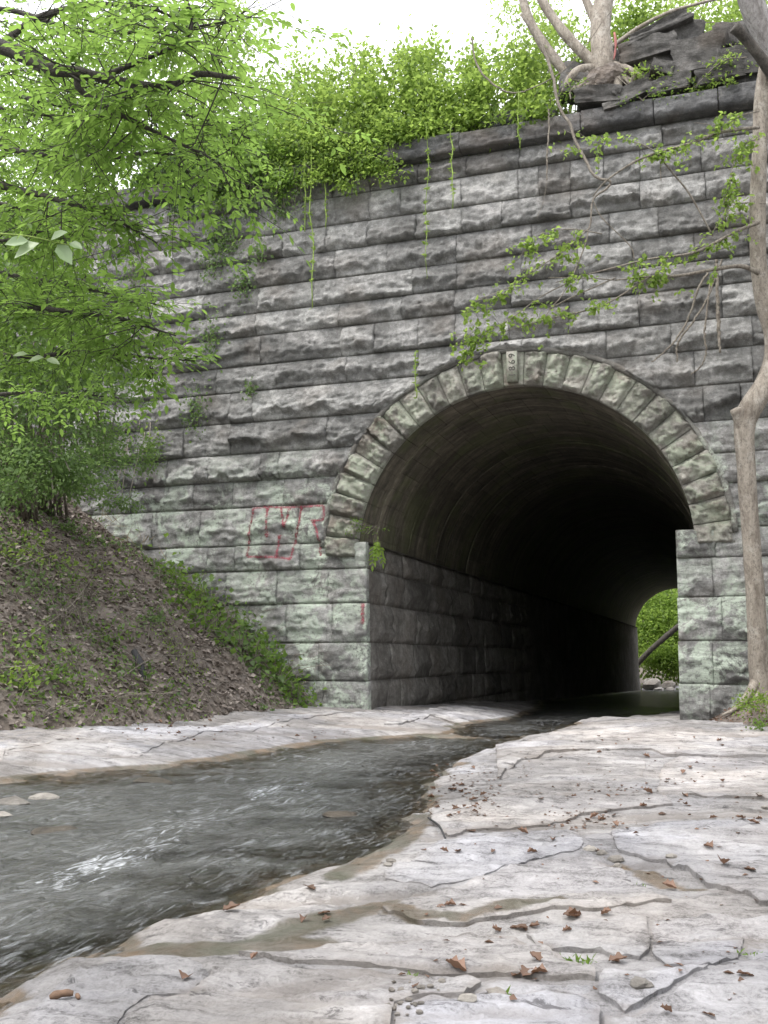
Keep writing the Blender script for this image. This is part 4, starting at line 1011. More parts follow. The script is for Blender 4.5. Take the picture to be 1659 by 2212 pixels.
for px, cl, lab, mt in [((110, 1110), [(P(60, 560, 17.5), (1.3, .9, .9), 2300), (P(40, 700, 17), (1.3, .9, .9), 2300), (P(150, 640, 18.6), (.9, .6, .8), 1200)], 'leafy sapling on the left bank behind the middle sprays', 'leaf_mid'), ((60, 1120), [(P(70, 800, 16.5), (1.2, .9, .8), 2200), (P(-40, 600, 16), (1.0, .9, 1.2), 1800), (P(200, 760, 18.8), (.8, .6, .6), 900)], 'leafy sapling on the left bank under the lower sprays', 'leaf_blue'), ((20, 1090), [(P(30, 430, 18), (1.4, .9, .9), 2200), (P(170, 440, 19.5), (1.0, .6, .6), 1100)], 'tall leafy sapling at the left edge reaching the coping', 'leaf_mid')]:
    bush('bank_sapling', bp(*px), lab, 'sapling', cl, .11, mt, 14)
# brambles down the foot of the wall
def low_patch(name, pts, label, cat, leaf, mat, n_each, r=0.3, h=0.25, dens=1.0, tint=(0.2, 0.95), wr=0.8):
    b0 = bp(*pts[0]); o = mk(name, b0, label, cat); fo = Foliage(); st = MB()
    for x, y in pts:
        q = bp(x, y); k = int(n_each * dens)
        C = q + RNG.normal(size=(k, 3)) * np.array([r, r * 0.7, 0]); C[:, 2] = bank_z(C[:, 0], C[:, 1]) + np.abs(RNG.normal(size=k)) * h * 0.7 + 0.02
        L = leaf * RNG.uniform(0.6, 1.3, k); fo.add(C, rdir(k, -0.15), rdir(k, 1.6) + np.array([0.2, -0.5, 0]), L, L * wr, np.clip(RNG.uniform(*tint, k), 0, 1))
        for _ in range(7):
            e = q + RNG.normal(size=3) * np.array([r, r * .7, 0]) + np.array([0, 0, h * 1.2]); c_ = curve([q, (q + e) / 2 + (0, 0, h * .4), e], 8); st.tube(c_, 0.006, 4)
    st.build('stems', M['vine'], o); fo.build('foliage', mat, o); return o
low_patch('bramble_patch', [(400, 1290), (430, 1310), (455, 1325), (420, 1340), (470, 1290), (500, 1350), (440, 1370), (470, 1380), (405, 1260)], 'dark bramble leaves high at the foot of the wall, below the dry grass', 'bramble', 0.13, 'leaf_mid', 60, 0.4, 0.4)
low_patch('bramble_patch', [(530, 1370), (560, 1350), (590, 1365), (560, 1400), (600, 1400), (520, 1420), (550, 1440)], 'bright bramble mound halfway down the foot of the wall', 'bramble', 0.13, 'leaf_blue', 75, 0.4, 0.42)
low_patch('bramble_patch', [(590, 1440), (620, 1460), (650, 1470), (600, 1485), (630, 1500), (670, 1490), (640, 1520)], 'bramble mound lowest on the bank, just above the pale rock shelf', 'bramble', 0.12, 'leaf_mid', 70, 0.34, 0.36)
low_patch('weed_patch', [(330, 1190), (350, 1215), (375, 1225), (400, 1240), (385, 1265)], 'bright green weeds along the bank crest below the painted letters', 'weeds', 0.075, 'leaf_mid', 120, 0.22, 0.3)
low_patch('weed_patch', [(120, 1540), (90, 1555), (170, 1530), (230, 1520), (290, 1520), (330, 1515), (390, 1525)], 'low green weeds along the bank toe beside the left rock shelf', 'weeds', 0.06, 'leaf_mid', 110, 0.4, 0.12)
low_patch('weed_patch', [(180, 1350), (160, 1420), (170, 1460), (190, 1300), (130, 1350)], 'thin grassy weeds in the middle of the leaf-covered bank', 'weeds', 0.08, 'leaf_mid', 55, 0.35, 0.25, wr=0.25)
low_patch('weed_patch', [(380, 1420), (390, 1460), (410, 1440), (360, 1390)], 'yellowish weeds right of the charred stick on the bank', 'weeds', 0.07, 'leaf_lime', 60, 0.25, 0.3, wr=0.35)
# dry grass at the crest
o = mk('dry_grass_tuft', bp(290, 1160), 'straw coloured dry grass on the crest of the left bank', 'grass'); fo = Foliage()
for x, y in [(250, 1140), (290, 1150), (320, 1165), (350, 1185), (280, 1180), (220, 1140)]:
    q = bp(x, y); k = 45; C = q + RNG.normal(size=(k, 3)) * (0.25, 0.2, 0.03); L = RNG.uniform(0.3, 0.7, k)
    fo.add(C, rdir(k, 0.9), rdir(k), L, 0.012, RNG.uniform(0, 1, k))
fo.build('blades', 'dry_grass', o)
# leaf litter, twigs and green ground cover on the bank
def scatter_bank(n, xr=(-17.5, -7.9), yr=(-13.5, -0.2)):
    X = RNG.uniform(*xr, n); Y = RNG.uniform(*yr, n); k = X < xtoe(Y) + 0.1; X, Y = X[k], Y[k]; return X, Y, bank_z(X, Y)
X, Y, Z = scatter_bank(30000); fo = Foliage(); k = len(X); L = RNG.uniform(0.05, 0.13, k)
fo.add(np.stack([X, Y, Z + RNG.uniform(0.0, 0.04, k)], -1), rdir(k, 0, 1) * np.array([1, 1, 0.3]), rdir(k, 1.0, 0.5) + np.array([0.55, 0, 0]), L, L * 0.7, np.clip(RNG.beta(1.3, 2.2, k), 0, 1))
tag(fo.build('leaf_litter', 'litter'), 'brown and grey dead leaves carpeting the left bank', 'leaf litter', None, 'stuff')
X, Y, Z = scatter_bank(26000); g_ = fbm(np.stack([X * .9, Y * .9, X * 0], -1), 3) + RNG.normal(size=len(X)) * .12; k_ = g_ > 0.1; X, Y, Z = X[k_], Y[k_], Z[k_]; k = len(X); fo = Foliage(); L = RNG.uniform(0.04, 0.10, k)
fo.add(np.stack([X, Y, Z + RNG.uniform(0.0, 0.14, k)], -1), rdir(k, 0.2), rdir(k, 1.2) + np.array([0.4, -0.2, 0]), L, L * 0.7, RNG.uniform(0, 0.8, k))
tag(fo.build('ground_ivy', 'leaf_blue'), 'small green ground cover scattered through the dead leaves on the left bank', 'ground cover', None, 'stuff')
mb = MB(); X, Y, Z = scatter_bank(700)
for x, y, z in zip(X, Y, Z):
    d = rdir(1)[0] * np.array([1, 1, 0.15]); L = RNG.uniform(0.2, 0.9); a = np.array([x, y, z + 0.02]); e = a + d * L; e[2] = float(bank_z(e[0], e[1])) + RNG.uniform(0.03, 0.18)
    m_ = (a + e) / 2 + np.array([0, 0, RNG.uniform(0.02, 0.12)]); mb.tube(np.array([a, m_, e]), RNG.uniform(0.003, 0.008), 4, c=0.5)
tag(mb.build('dead_stems', M['vine']), 'tangle of thin dry stems lying over the left bank', 'twigs', None, 'stuff')
for x, y in [(60, 1180), (110, 1230), (40, 1290), (150, 1265), (220, 1235), (85, 1330), (250, 1300), (60, 1420), (120, 1480), (230, 1400), (30, 1490), (215, 1470), (330, 1350), (20, 1220), (275, 1380), (150, 1150), (200, 1180)]:
    q = bp(x, y); o = mk('weed_tuft', q, 'small green weed tuft growing through the leaf litter of the left bank', 'weed', 'weed tufts on the leaf-covered bank'); fo = Foliage(); n = int(RNG.uniform(60, 130)); r_ = RNG.uniform(.14, .3)
    C = q + RNG.normal(size=(n, 3)) * (r_, r_, 0) + np.abs(RNG.normal(size=(n, 1))) * np.array([[.05, 0, r_ * .9]]); L = RNG.uniform(.05, .11, n); fo.add(C, rdir(n, .2), rdir(n, 1.0) + np.array([.4, -.2, 0]), L, L * RNG.uniform(.3, .75), RNG.uniform(.1, 1, n)); fo.build('leaves', ['leaf_mid', 'leaf_blue', 'leaf_lime'][int(RNG.integers(0, 3))], o)
for pts, r_, lab in [([(20, 1240), (120, 1215), (230, 1190)], .022, 'long grey dead branch across the upper left bank'), ([(60, 1390), (150, 1330), (200, 1250)], .016, 'thin dead branch leaning up the middle of the left bank'), ([(240, 1490), (330, 1440), (420, 1425)], .014, 'dead branch low on the bank right of the charred stick'), ([(0, 1460), (90, 1470), (170, 1510)], .018, 'dead branch near the bank toe at the left edge')]:
    c_ = curve([bp(x, y) + (0.03, -.02, .06 + .08 * (i == 1)) for i, (x, y) in enumerate(pts)], 16); o = mk('dead_branch', c_[0], lab, 'branch'); m_ = MB(); m_.tube(c_, np.linspace(r_, r_ * .4, len(c_)), 6, .3); m_.build('limb', M['vine'], o)
    for j in range(3):
        i = RNG.integers(3, len(c_) - 2); m_ = MB(); m_.tube(curve([c_[i], c_[i] + rdir(1)[0] * (.15, .1, .1) + (0, 0, .05), c_[i] + rdir(1)[0] * (.3, .2, .1) + (0, 0, .12)], 6), [r_ * .4, r_ * .15], 5); m_.build('side_twig', M['vine'], o)
q = bp(300, 1462); o = mk('charred_stick', q, 'short black charred stick stuck in the leaf litter of the left bank', 'stick')
mb = MB(); mb.tube(np.array([bp(310, 1468) - (0, 0, .05), bp(303, 1450) + (0, 0, .12), bp(292, 1435) + (0, -0.05, 0.22)]), [0.055, 0.06, 0.05], 9, 0.3); mb.build('shaft', M['char'], o)

# ---- shrubs along the top of the wall
def topz(X, Y): return float(emb_z(np.array(X, float), np.array(Y, float)))
tops = [(395, 345, 'dark shadowed shrub at the far left of the wall top under the tree', 'leaf_dark', .9), (480, 285, 'green shrub on the wall top, first clear one right of the tree limbs', 'leaf_mid', 1.0), (570, 190, 'tall green shrub on the wall top left of the sky gap', 'leaf_mid', 1.1),
        (650, 150, 'lime shrub on the wall top under the left side of the open sky', 'leaf_lime', 1.0), (735, 130, 'lime shrub on the wall top below the middle of the open sky', 'leaf_lime', 1.0), (820, 135, 'pale lime shrub on the wall top above the long dark coping', 'leaf_lime', 1.0),
        (905, 125, 'lime shrub on the wall top below the right side of the open sky', 'leaf_lime', 1.0), (990, 140, 'lime shrub on the wall top left of the bare hanging stem', 'leaf_lime', .9), (1075, 95, 'tall lime shrub on the wall top left of the many-stemmed tree', 'leaf_lime', .9), (1150, 110, 'lime shrub tangled with the stems of the many-stemmed tree', 'leaf_lime', .7)]
for i, (x, yt, lab, mt, dn) in enumerate(tops):
    yb = np.interp(x, [380, 830, 1200], [430, 330, 190])
    Y0 = 0.7; c0 = WL(x, yb, Y0); top = WL(x, yt, 1.4)[2]; bz = ZC + 0.4; h = max(0.8, top - bz)
    base = np.array([c0[0], Y0, bz]); cl = []
    cl.append(((c0[0], 1.1, bz + h * 0.62), (0.75, 0.9, h * 0.34), int(2600 * dn)))
    cl.append(((c0[0] + 0.1, 0.3, bz + h * 0.25), (0.8, 0.55, h * 0.28), int(2600 * dn)))
    cl.append(((c0[0], -0.15, bz + 0.1), (0.75, 0.3, 0.42), int(1300 * dn * (1.0 if x < 960 else 0.35))))
    bush('wall_top_shrub', base, lab, 'shrub', [(c_, r_, int(k_ * .8)) for c_, r_, k_ in cl], RNG.uniform(0.11, 0.145), mt, 12, n=0, wr=RNG.uniform(.45, .75))
for i, (x, y0, w_, n_, mt, lab) in enumerate([(500, 385, 1.0, 2600, 'leaf_mid', 'green creeper spilling over the coping at the left, beneath the tree limbs'), (585, 350, 1.0, 2800, 'leaf_mid', 'dense creeper spilling over the coping left of the thin lime runners'),
        (670, 320, 1.0, 3000, 'leaf_lime', 'bright creeper spilling over the coping behind the thin lime runners'), (755, 290, 0.9, 2400, 'leaf_lime', 'bright creeper spilling over the coping right of the thin lime runners'), (850, 262, 0.8, 1300, 'leaf_lime', 'thin creeper on the coping below the pale lime shrub'), (430, 420, 0.9, 1800, 'leaf_dark', 'dark creeper over the coping behind the tree tips')]):
    c = WL(x, y0, -0.3); z_ = c[2]
    bush('coping_creeper', (c[0], 0.2, ZC + 0.45), lab, 'creeper', [((c[0], -0.15, ZC + 0.75), (w_, 0.45, 0.55), int(n_ * .55)), ((c[0], -0.4, ZC + 0.25), (w_ * .95, 0.16, 0.42), int(n_ * .35)), ((c[0] + RNG.uniform(-.3, .3), -0.42, ZC - 0.25), (w_ * .6, 0.12, 0.3), int(n_ * .10))], 0.1, mt, 10)
# hanging skirts of vines over the coping, left half
for i, (x, y0, y1, lab) in enumerate([(640, 330, 420, 'leafy vine curtain over the coping left of the thin green runners'), (585, 350, 400, 'leafy vine curtain over the coping, widest one at left'), (735, 310, 370, 'leafy vine curtain over the coping right of the thin green runners'), (520, 370, 420, 'leafy vine curtain over the coping under the tree leaves')]):
    o = mk('hanging_vine', WL(x, y0, -0.3), lab, 'vine'); fo = Foliage(); st = MB()
    for j in range(9):
        xx = x + RNG.uniform(-40, 40); a = WL(xx, y0 - 25, -0.3); b = WL(xx + RNG.uniform(-8, 8), y1 + RNG.uniform(-40, 50), -0.42); c_ = twig_path(a, b, 6, 0.03); st.tube(c_, 0.005, 4)
        k = 45; ii = RNG.integers(0, len(c_), k); C = c_[ii] + RNG.normal(size=(k, 3)) * (0.08, 0.05, 0.05); L = RNG.uniform(0.05, 0.09, k); fo.add(C, rdir(k, -0.5), rdir(k, 0.6) + np.array([0, -0.8, 0]), L, L * 0.6, RNG.uniform(0.1, 0.8, k))
    st.build('stems', M['vine'], o); fo.build('leaves', 'leaf_blue', o)
# thin bright runners hanging straight down
runs = [(655, 310, 500, 'thin lime runner hanging straight down, leftmost of the close-set three'), (672, 300, 665, 'longest thin lime runner hanging down the middle of the wall left of the arch'), (700, 330, 490, 'thin lime runner hanging straight down, rightmost of the close-set three'),
        (975, 270, 450, 'thin lime runner hanging from the coping above the left shoulder of the arch'), (920, 265, 600, 'faint thin runner hanging from the coping between the lime shrubs'), (1120, 200, 320, 'thin leafy runner hanging from the coping left of the twisted bare vine'), (897, 760, 860, 'short lime runner dangling onto the left side of the arch ring')]
for x, y0, y1, lab in runs:
    a = WL(x, y0, -0.5); b = WL(x + 3, y1, -0.3); c_ = twig_path(a, b, 8, 0.012); o = mk('hanging_runner', a, lab, 'vine'); st = MB(); st.tube(c_, 0.013 if x != 920 else 0.007, 5); st.build('stem', M['green_stem'], o)
    fo = Foliage(); k = max(36, int((y1 - y0) * 0.4)); ii = np.linspace(0, len(c_) - 1, k).astype(int); L = RNG.uniform(0.035, 0.095, k); fo.add(c_[ii] + RNG.normal(size=(k, 3)) * 0.01, rdir(k, -0.2) * np.array([1, .5, .4]), rdir(k, 0.5) + np.array([0, -0.6, 0]), L, L * 0.55, RNG.uniform(0.4, 1, k)); fo.build('leaves', 'leaf_lime', o)
# ivy clumps growing from the joints of the wall
ivy = [(470, 500, .35, 170, 'ivy clump on the wall under the left vine curtain'), (525, 610, .26, 120, 'round ivy tuft in the middle left of the wall'), (460, 560, .3, 140, 'ivy clump on the upper left wall near the tree tips'), (500, 520, .22, 90, 'small ivy clump right of the upper left one'), (600, 440, .3, 130, 'ivy clump just below the coping left of the runners'),
       (530, 430, .28, 120, 'ivy clump close under the coping at left'), (450, 735, .3, 130, 'ivy clump level with the crown of the arch'), (540, 840, .12, 45, 'tiny fern tuft in a joint left of the arch ring'), (420, 880, .28, 120, 'ivy strands low on the left of the wall'), (330, 960, .22, 90, 'yellowish ivy strand beside the bank bush'), (560, 545, .18, 60, 'thin ivy sprig between the runners and the tree tips'), (280, 600, .4, 150, 'ivy on the wall behind the tree tips, upper'), (250, 760, .4, 150, 'ivy on the wall behind the tree tips, lower')]
for x, y, r, n, lab in ivy:
    c = WL(x, y, -0.22); o = mk('ivy_clump', c, lab, 'ivy'); fo = Foliage(); n = int(n * 1.5); C = c + RNG.normal(size=(n, 3)) * (r * 0.6, 0.05, r); L = RNG.uniform(0.05, 0.1, n)
    fo.add(C, rdir(n, -0.6), rdir(n, 0.5) + np.array([0, -1.0, 0]), L, L * 0.75, RNG.uniform(0, 0.8, n)); st = MB()
    for _ in range(5): st.tube(twig_path(c + (RNG.uniform(-r, r) * .4, 0.1, r), c + (RNG.uniform(-r, r) * .5, 0.1, -r * 1.3), 4, 0.08), 0.006, 4)
    st.build('stems', M['vine'], o); fo.build('leaves', 'leaf_lime' if 'yellow' in lab else 'leaf_blue', o)
# plants on the ledge at the left springing of the arch
c = WL(775, 1150, -0.1); bush('ledge_plant', c, 'tuft of small leaves and dead stems on the left ledge of the arch', 'plant', [((c[0] - .05, -0.15, c[2] + .1), (.22, .12, .16), 150), ((c[0] + .35, 0.0, c[2] + .05), (.25, .12, .1), 50)], 0.05, 'leaf_mid', 12)
c = WL(815, 1190, -0.05); o = mk('ledge_sapling', c, 'yellow-green compound leaf sprig hanging at the left corner of the tunnel mouth', 'plant'); fo = Foliage(); st = MB()
for j in range(4): compound(fo, st, WL(812, 1160, -0.12) + RNG.normal(size=3) * 0.04, np.array([RNG.uniform(-.2, .2), -0.12, -1.0]), RNG.uniform(0.35, 0.6), 0.12, 5, (0.8, 1.0), 0.0)
st.build('stem', M['green_stem'], o); fo.build('leaves', 'leaf_lime', o, True)

# ---- trees behind the top of the wall
def tree(name, base, label, h, crown, leaf, mat, n, bark='bark_dark', r0=0.18, tint=(0.2, 0.9), limbs_=7, group=None):
    o = mk(name, base, label, 'tree', group); base = np.asarray(base, float); mb = MB()
    tp = curve([base - (0, 0, .3), base + (RNG.uniform(-.3, .3), RNG.uniform(-.2, .2), h * .35), base + (RNG.uniform(-.5, .5), 0.2, h * .7), base + (RNG.uniform(-.5, .5), .3, h)], 16); mb.tube(tp, np.linspace(r0, r0 * .25, len(tp)), 9, 0.2); mb.build('trunk', M[bark], o, True)
    fo = Foliage(); lb = MB()
    for c, r, k in crown: blob(fo, c, r, k, leaf, tint, clumps=max(10, k // 110), shell=0.2)
    for i in range(limbs_):
        c, r, k = crown[i % len(crown)]; s0 = tp[int(RNG.uniform(.35, .95) * (len(tp) - 1))]; e = np.asarray(c) + rdir(1)[0] * np.broadcast_to(np.asarray(r, float), (3,)) * .7
        c_ = twig_path(s0, e, 5, .06); lb.tube(c_, np.linspace(r0 * .35, r0 * .08, len(c_)), 6)
    lb.build('branches', M[bark], o); fo.build('crown', mat, o); return o
def back(x, y, Y): return WL(x, y, Y)
q = back(150, 420, 4.0); tree('background_tree', (q[0], 4.0, topz(q[0], 4)), 'leafy tree behind the wall at the top left corner with sky glinting through', 6, [(back(60, 150, 4), (2.0, 1.6, 1.8), 3600), (back(220, 120, 4.5), (1.8, 1.6, 1.6), 3000), (back(120, 280, 3.5), (2.0, 1.3, 1.2), 2600), (back(20, 330, 3), (1.6, 1.2, 1.2), 1800), (back(320, 260, 3.5), (1.6, 1.2, 1.0), 2000)], 0.12, 'leaf_mid', 0, limbs_=12)
q = back(430, 330, 5.0); tree('background_tree', (q[0], 5.0, topz(q[0], 5)), 'slim leafy tree behind the wall at the left rim of the open sky', 5, [(back(430, 100, 5), (1.3, 1.2, 1.5), 2200), (back(500, 60, 5), (1.0, 1.0, 1.3), 1400), (back(400, 230, 4.5), (1.5, 1.1, 1.1), 2200), (back(540, 180, 4.5), (0.9, 0.9, 0.8), 900)], 0.11, 'leaf_lime', 0, limbs_=9)
q = back(1420, 200, 6.0); tree('background_tree', (q[0], 6.0, topz(q[0], 6)), 'thin pale tree behind the loose slabs at the top right', 5, [(back(1420, 30, 6), (1.3, 1.0, .8), 900), (back(1560, 20, 6), (1.4, 1.0, .9), 1200), (back(1640, 60, 5), (0.9, .8, .7), 700)], 0.11, 'leaf_lime', 0, limbs_=7, r0=.1)
q = back(1200, 200, 5.0); tree('background_tree', (q[0], 5.0, topz(q[0], 5)), 'thin lime tree behind the many-stemmed tree', 5, [(back(1190, 70, 5), (.8, .8, .7), 700), (back(1130, 20, 5), (1.0, .8, .8), 600)], 0.11, 'leaf_lime', 0, limbs_=5, r0=.08)

# ---- many-stemmed tree rooted in the broken parapet
q = WL(1310, 175, -0.05); o = mk('many_stemmed_tree', q, 'many-stemmed tree rooted on the broken wall top at right with a red rag', 'tree')
def stem(name, px, r, Yd=0.15, mat='bark', k=9, par=None):
    pts = [WL(x, y, Yd + dy) for x, y, dy in px]; c_ = curve(pts, 26); m_ = MB(); m_.tube(c_, np.interp(np.linspace(0, 1, len(c_)), np.linspace(0, 1, len(r)), r), k, 0.22); return m_.build(name, M[mat], par or o, True)
stem('trunk', [(1305, 185, 0), (1304, 140, 0), (1297, 80, 0), (1300, 30, .1), (1312, -30, .3), (1330, -140, .6)], [.30, .27, .21, .2, .19, .15])
stem('stem', [(1296, 150, 0), (1270, 125, -.05), (1235, 90, -.1), (1195, 40, -.1), (1165, -10, -.1), (1120, -110, 0)], [.13, .12, .11, .10, .095, .07])
stem('stem', [(1228, 165, 0), (1195, 125, -.05), (1160, 75, -.1), (1135, 20, -.1), (1120, -60, 0)], [.10, .11, .11, .10, .08])
stem('stem', [(1300, 90, .1), (1282, 40, .2), (1262, -10, .3), (1230, -90, .4)], [.09, .085, .08, .06])
stem('stem', [(1310, 110, 0), (1380, 60, -.1), (1450, 25, -.2), (1540, 0, -.3), (1640, -20, -.4)], [.05, .045, .035, .03, .02])
for px, r in [([(1300, 150, 0), (1260, 150, -.2), (1235, 165, -.3), (1215, 200, -.25)], [.12, .1, .09, .04]), ([(1305, 160, 0), (1330, 170, -.25), (1335, 195, -.3), (1320, 215, -.28)], [.14, .11, .08, .03]), ([(1310, 150, 0), (1350, 150, -.2), (1385, 170, -.25), (1400, 195, -.2)], [.13, .1, .07, .03]), ([(1300, 165, 0), (1290, 185, -.3), (1285, 200, -.32)], [.12, .08, .04]), ([(1315, 140, 0), (1345, 145, -.25), (1370, 160, -.3), (1360, 185, -.3)], [.1, .08, .06, .03])]: stem('root', px, r, k=7)
for j in range(16):
    x0_ = 1305 + RNG.uniform(-25, 25); x1_ = x0_ + RNG.uniform(-75, 85); y1_ = RNG.uniform(185, 225)
    stem('root', [(x0_, 150 + RNG.uniform(-15, 15), 0), ((x0_ + x1_) / 2, RNG.uniform(150, 180), -.22), (x1_, y1_ - 20, -.32), (x1_ + RNG.uniform(-10, 10), y1_, -.36)], [.05, .04, .03, .012], k=6)
lump = pebble('root_mass', tuple(WL(1310, 178, .1)), .42, M['soil'], o, 5, .75)
m_ = MB(); c_ = curve([WL(1327, 70, -0.2), WL(1330, 95, -0.22), WL(1328, 118, -0.2), WL(1326, 128, -.2)], 10); m_.tube(c_, [.022, .03, .028, .03, .025, .03, .028, .02, .018, .012][:len(c_)] if len(c_) <= 10 else .025, 5, .5); rg = m_.build('red_rag', M['rag']); rg.data.materials.clear(); rg.data.materials.append(M['rag'])
tag(rg, 'faded red rag tied round the many-stemmed tree on the wall top', 'rag')
# loose, tipped stones of the broken parapet round its roots
def rough_stone(px, Yc, size, rot, seed, mat='loose', name='parapet_stone'):
    c = WL(px[0], px[1], Yc); n = 11; g_ = np.linspace(-1, 1, n); vs_, fs_ = [], []; k = 0
    for ax in range(3):
        for sg in (-1, 1):
            A_, B_ = np.meshgrid(g_, g_); p = np.zeros((n, n, 3)); p[..., ax] = sg; p[..., (ax + 1) % 3] = A_; p[..., (ax + 2) % 3] = B_ * sg
            vs_.append(p.reshape(-1, 3)); i = (np.arange(n - 1)[:, None] * n + np.arange(n - 1)[None]).ravel(); fs_.append(np.stack([i, i + 1, i + n + 1, i + n], -1) + k); k += n * n
    v = np.concatenate(vs_); v = v * (1 + 0.26 * fbm(v * 1.0 + seed * 3.3, 3) + 0.10 * terrace(fbm(v * 3.1 + seed * 5.1, 4), 3))[:, None] * np.array(size) / 2
    from mathutils import Euler
    R = np.array(Euler(rot).to_matrix()); v = v @ R.T + c
    return mesh(name, v, np.concatenate(fs_), M[mat], WALL, origin=c)
for px, Yc, size, rot, sd_ in [((1400, 122), .25, (1.15, .8, .40), (0.05, -.18, .1), 1), ((1420, 80), .3, (1.25, .9, .22), (0.1, -.34, .1), 2), ((1450, 118), .5, (1.2, .8, .9), (0, 0, .1), 12), ((1360, 165), .5, (1.2, .8, .7), (0, .1, .1), 13), ((1270, 180), .5, (1.0, .8, .6), (0, .1, .1), 14), ((1590, 95), .4, (.9, .8, .5), (.0, .1, .1), 15), ((1555, 175), .0, (.9, .6, .3), (0, -.1, .1), 17), ((1330, 230), -.22, (.5, .3, .14), (0, -.2, .1), 18), ((1512, 135), .2, (1.0, .8, .66), (.05, .05, -.1), 3), ((1430, 150), -.05, (.42, .4, .24), (.2, .3, .2), 4), ((1295, 215), -.1, (.9, .6, .32), (.1, .1, 0), 5),
                             ((1368, 205), -.1, (.75, .5, .28), (.1, -.35, .1), 6), ((1250, 190), .1, (.7, .5, .4), (.1, .1, .2), 7), ((1450, 195), .0, (.8, .6, .3), (.0, -.1, .0), 9), ((1610, 150), .2, (1.0, .8, .6), (0, .1, 0), 11)]: rough_stone(px, Yc, size, rot, sd_)
c = WL(1590, 130, -.1); bush('parapet_shrub', c, 'green shrub among the tipped slabs at the top right', 'shrub', [((c[0], -.1, c[2]), (.5, .3, .3), 420), (WL(1560, 180, -.2), (.45, .2, .2), 260), (WL(1420, 150, -.15), (.5, .2, .25), 260), (WL(1480, 185, -.3), (.5, .15, .2), 220), (WL(1530, 40, .6), (.6, .4, .35), 300)], .08, 'leaf_lime', 6)
for x, y, Yc, r, n_, lab in [(1350, 60, 1.6, (1.0, .6, .8), 1500, 'leafy shrub behind the trunk of the many-stemmed tree'), (1480, 30, 1.8, (1.3, .6, .6), 1700, 'leafy shrub behind the tipped flat slab at the top right'), (1620, 60, 1.4, (1.0, .6, .9), 1500, 'leafy shrub behind the stones at the upper right edge'), (1220, 110, 1.4, (.9, .6, .9), 1500, 'leafy shrub behind the leaning stems of the many-stemmed tree')]:
    q = WL(x, y, Yc); bush('wall_top_shrub', (q[0], Yc, ZC + .6), lab, 'shrub', [(q, r, n_), (q - (0, 0, r[2]), r, n_ // 2)], .12, 'leaf_lime', 8)
c = WL(1380, 215, -.3); bush('coping_weed', c, 'sparse weeds rooted along the coping right of the many-stemmed tree', 'weeds', [(WL(1360, 225, -.3), (.4, .12, .12), 70), (WL(1470, 200, -.3), (.5, .12, .15), 90), (WL(1220, 195, -.3), (.4, .15, .15), 110)], .06, 'leaf_mid', 5)

# ---- bare twisted vines hanging in front of the wall
def vine(label, px, r, Yd=-0.45, mat='vine', name='bare_vine', k=6):
    pts = [WL(x, y, Yd) for x, y in px]; c_ = curve(pts, 50); c_ = c_ + RNG.normal(size=c_.shape) * .006; o = mk(name, pts[0], label, 'vine'); m_ = MB(); m_.tube(c_, np.interp(np.linspace(0, 1, len(c_)), np.linspace(0, 1, len(r)), r), k, .2); m_.build('stem', M[mat], o, True); return o
vine('long pale bare vine winding down from the wall top past the arch crown', [(1125, 30), (1160, 80), (1190, 150), (1203, 215), (1215, 245), (1232, 270), (1245, 310), (1262, 340), (1285, 380), (1320, 392), (1300, 415), (1282, 430), (1275, 480), (1260, 540), (1225, 620), (1195, 660), (1150, 720)], [.035, .033, .03, .03, .028, .024, .018, .012, .008])
vine('bare looping vine left of the many-stemmed tree', [(1018, 80), (1030, 140), (1070, 185), (1110, 200), (1150, 190), (1230, 140), (1330, 10)], [.018, .02, .016, .012, .008])
vine('short chain-like bare vine hanging under the coping', [(1185, 235), (1186, 280), (1182, 330), (1181, 390)], [.02, .016, .018, .012])
vine('thin bare tendril below the coping by the long vine', [(1181, 395), (1172, 440), (1160, 470)], [.008, .006, .005], k=4)

# ---- the tree in front of the right pier
DT = 17.6
rb = P(1645, 1490, DT); rb[2] = max(rb[2] - .1, float(rbank_z(np.array(rb[0]), np.array(rb[1])))) 
T3 = mk('bent_tree', rb, 'bent tree with a sawn stub standing before the right side of the tunnel', 'tree')
def tstem(name, pts, r, mat='bark', k=14, n=44, wob=.16, par=None):
    pp = [P(x, y, DT + dd) for x, y, dd in pts]; c_ = curve(pp, n); m_ = MB(); m_.tube(c_, np.interp(np.linspace(0, 1, len(c_)), np.linspace(0, 1, len(r)), r), k, wob, seed=3); return m_.build(name, M[mat], par or T3, True), c_
tstem('trunk', [(1652, 1515, 0), (1640, 1440, 0), (1632, 1300, 0), (1622, 1150, 0), (1612, 1000, 0), (1608, 930, 0), (1617, 890, 0), (1650, 835, 0), (1668, 780, .05), (1668, 720, .1), (1650, 655, .1), (1638, 560, .1), (1637, 440, .1), (1642, 300, .15), (1650, 180, .2), (1680, 40, .3), (1720, -120, .4)], [.22, .175, .165, .16, .16, .175, .20, .17, .155, .15, .145, .14, .14, .14, .14, .13, .12], n=80)
tstem('stub', [(1612, 960, 0), (1598, 905, -.05), (1590, 883, -.08)], [.13, .115, .11], n=8)
tstem('stem', [(1800, 420, .2), (1735, 260, .2), (1690, 150, .2), (1655, 80, .2), (1625, 10, .2), (1590, -90, .2)], [.26, .25, .24, .23, .22, .2], 'bark_grey')
tstem('broken_branch', [(1675, 170, .0), (1640, 120, -.1), (1608, 80, -.15), (1586, 58, -.2)], [.10, .09, .09, .10], 'bark_dark', n=14)
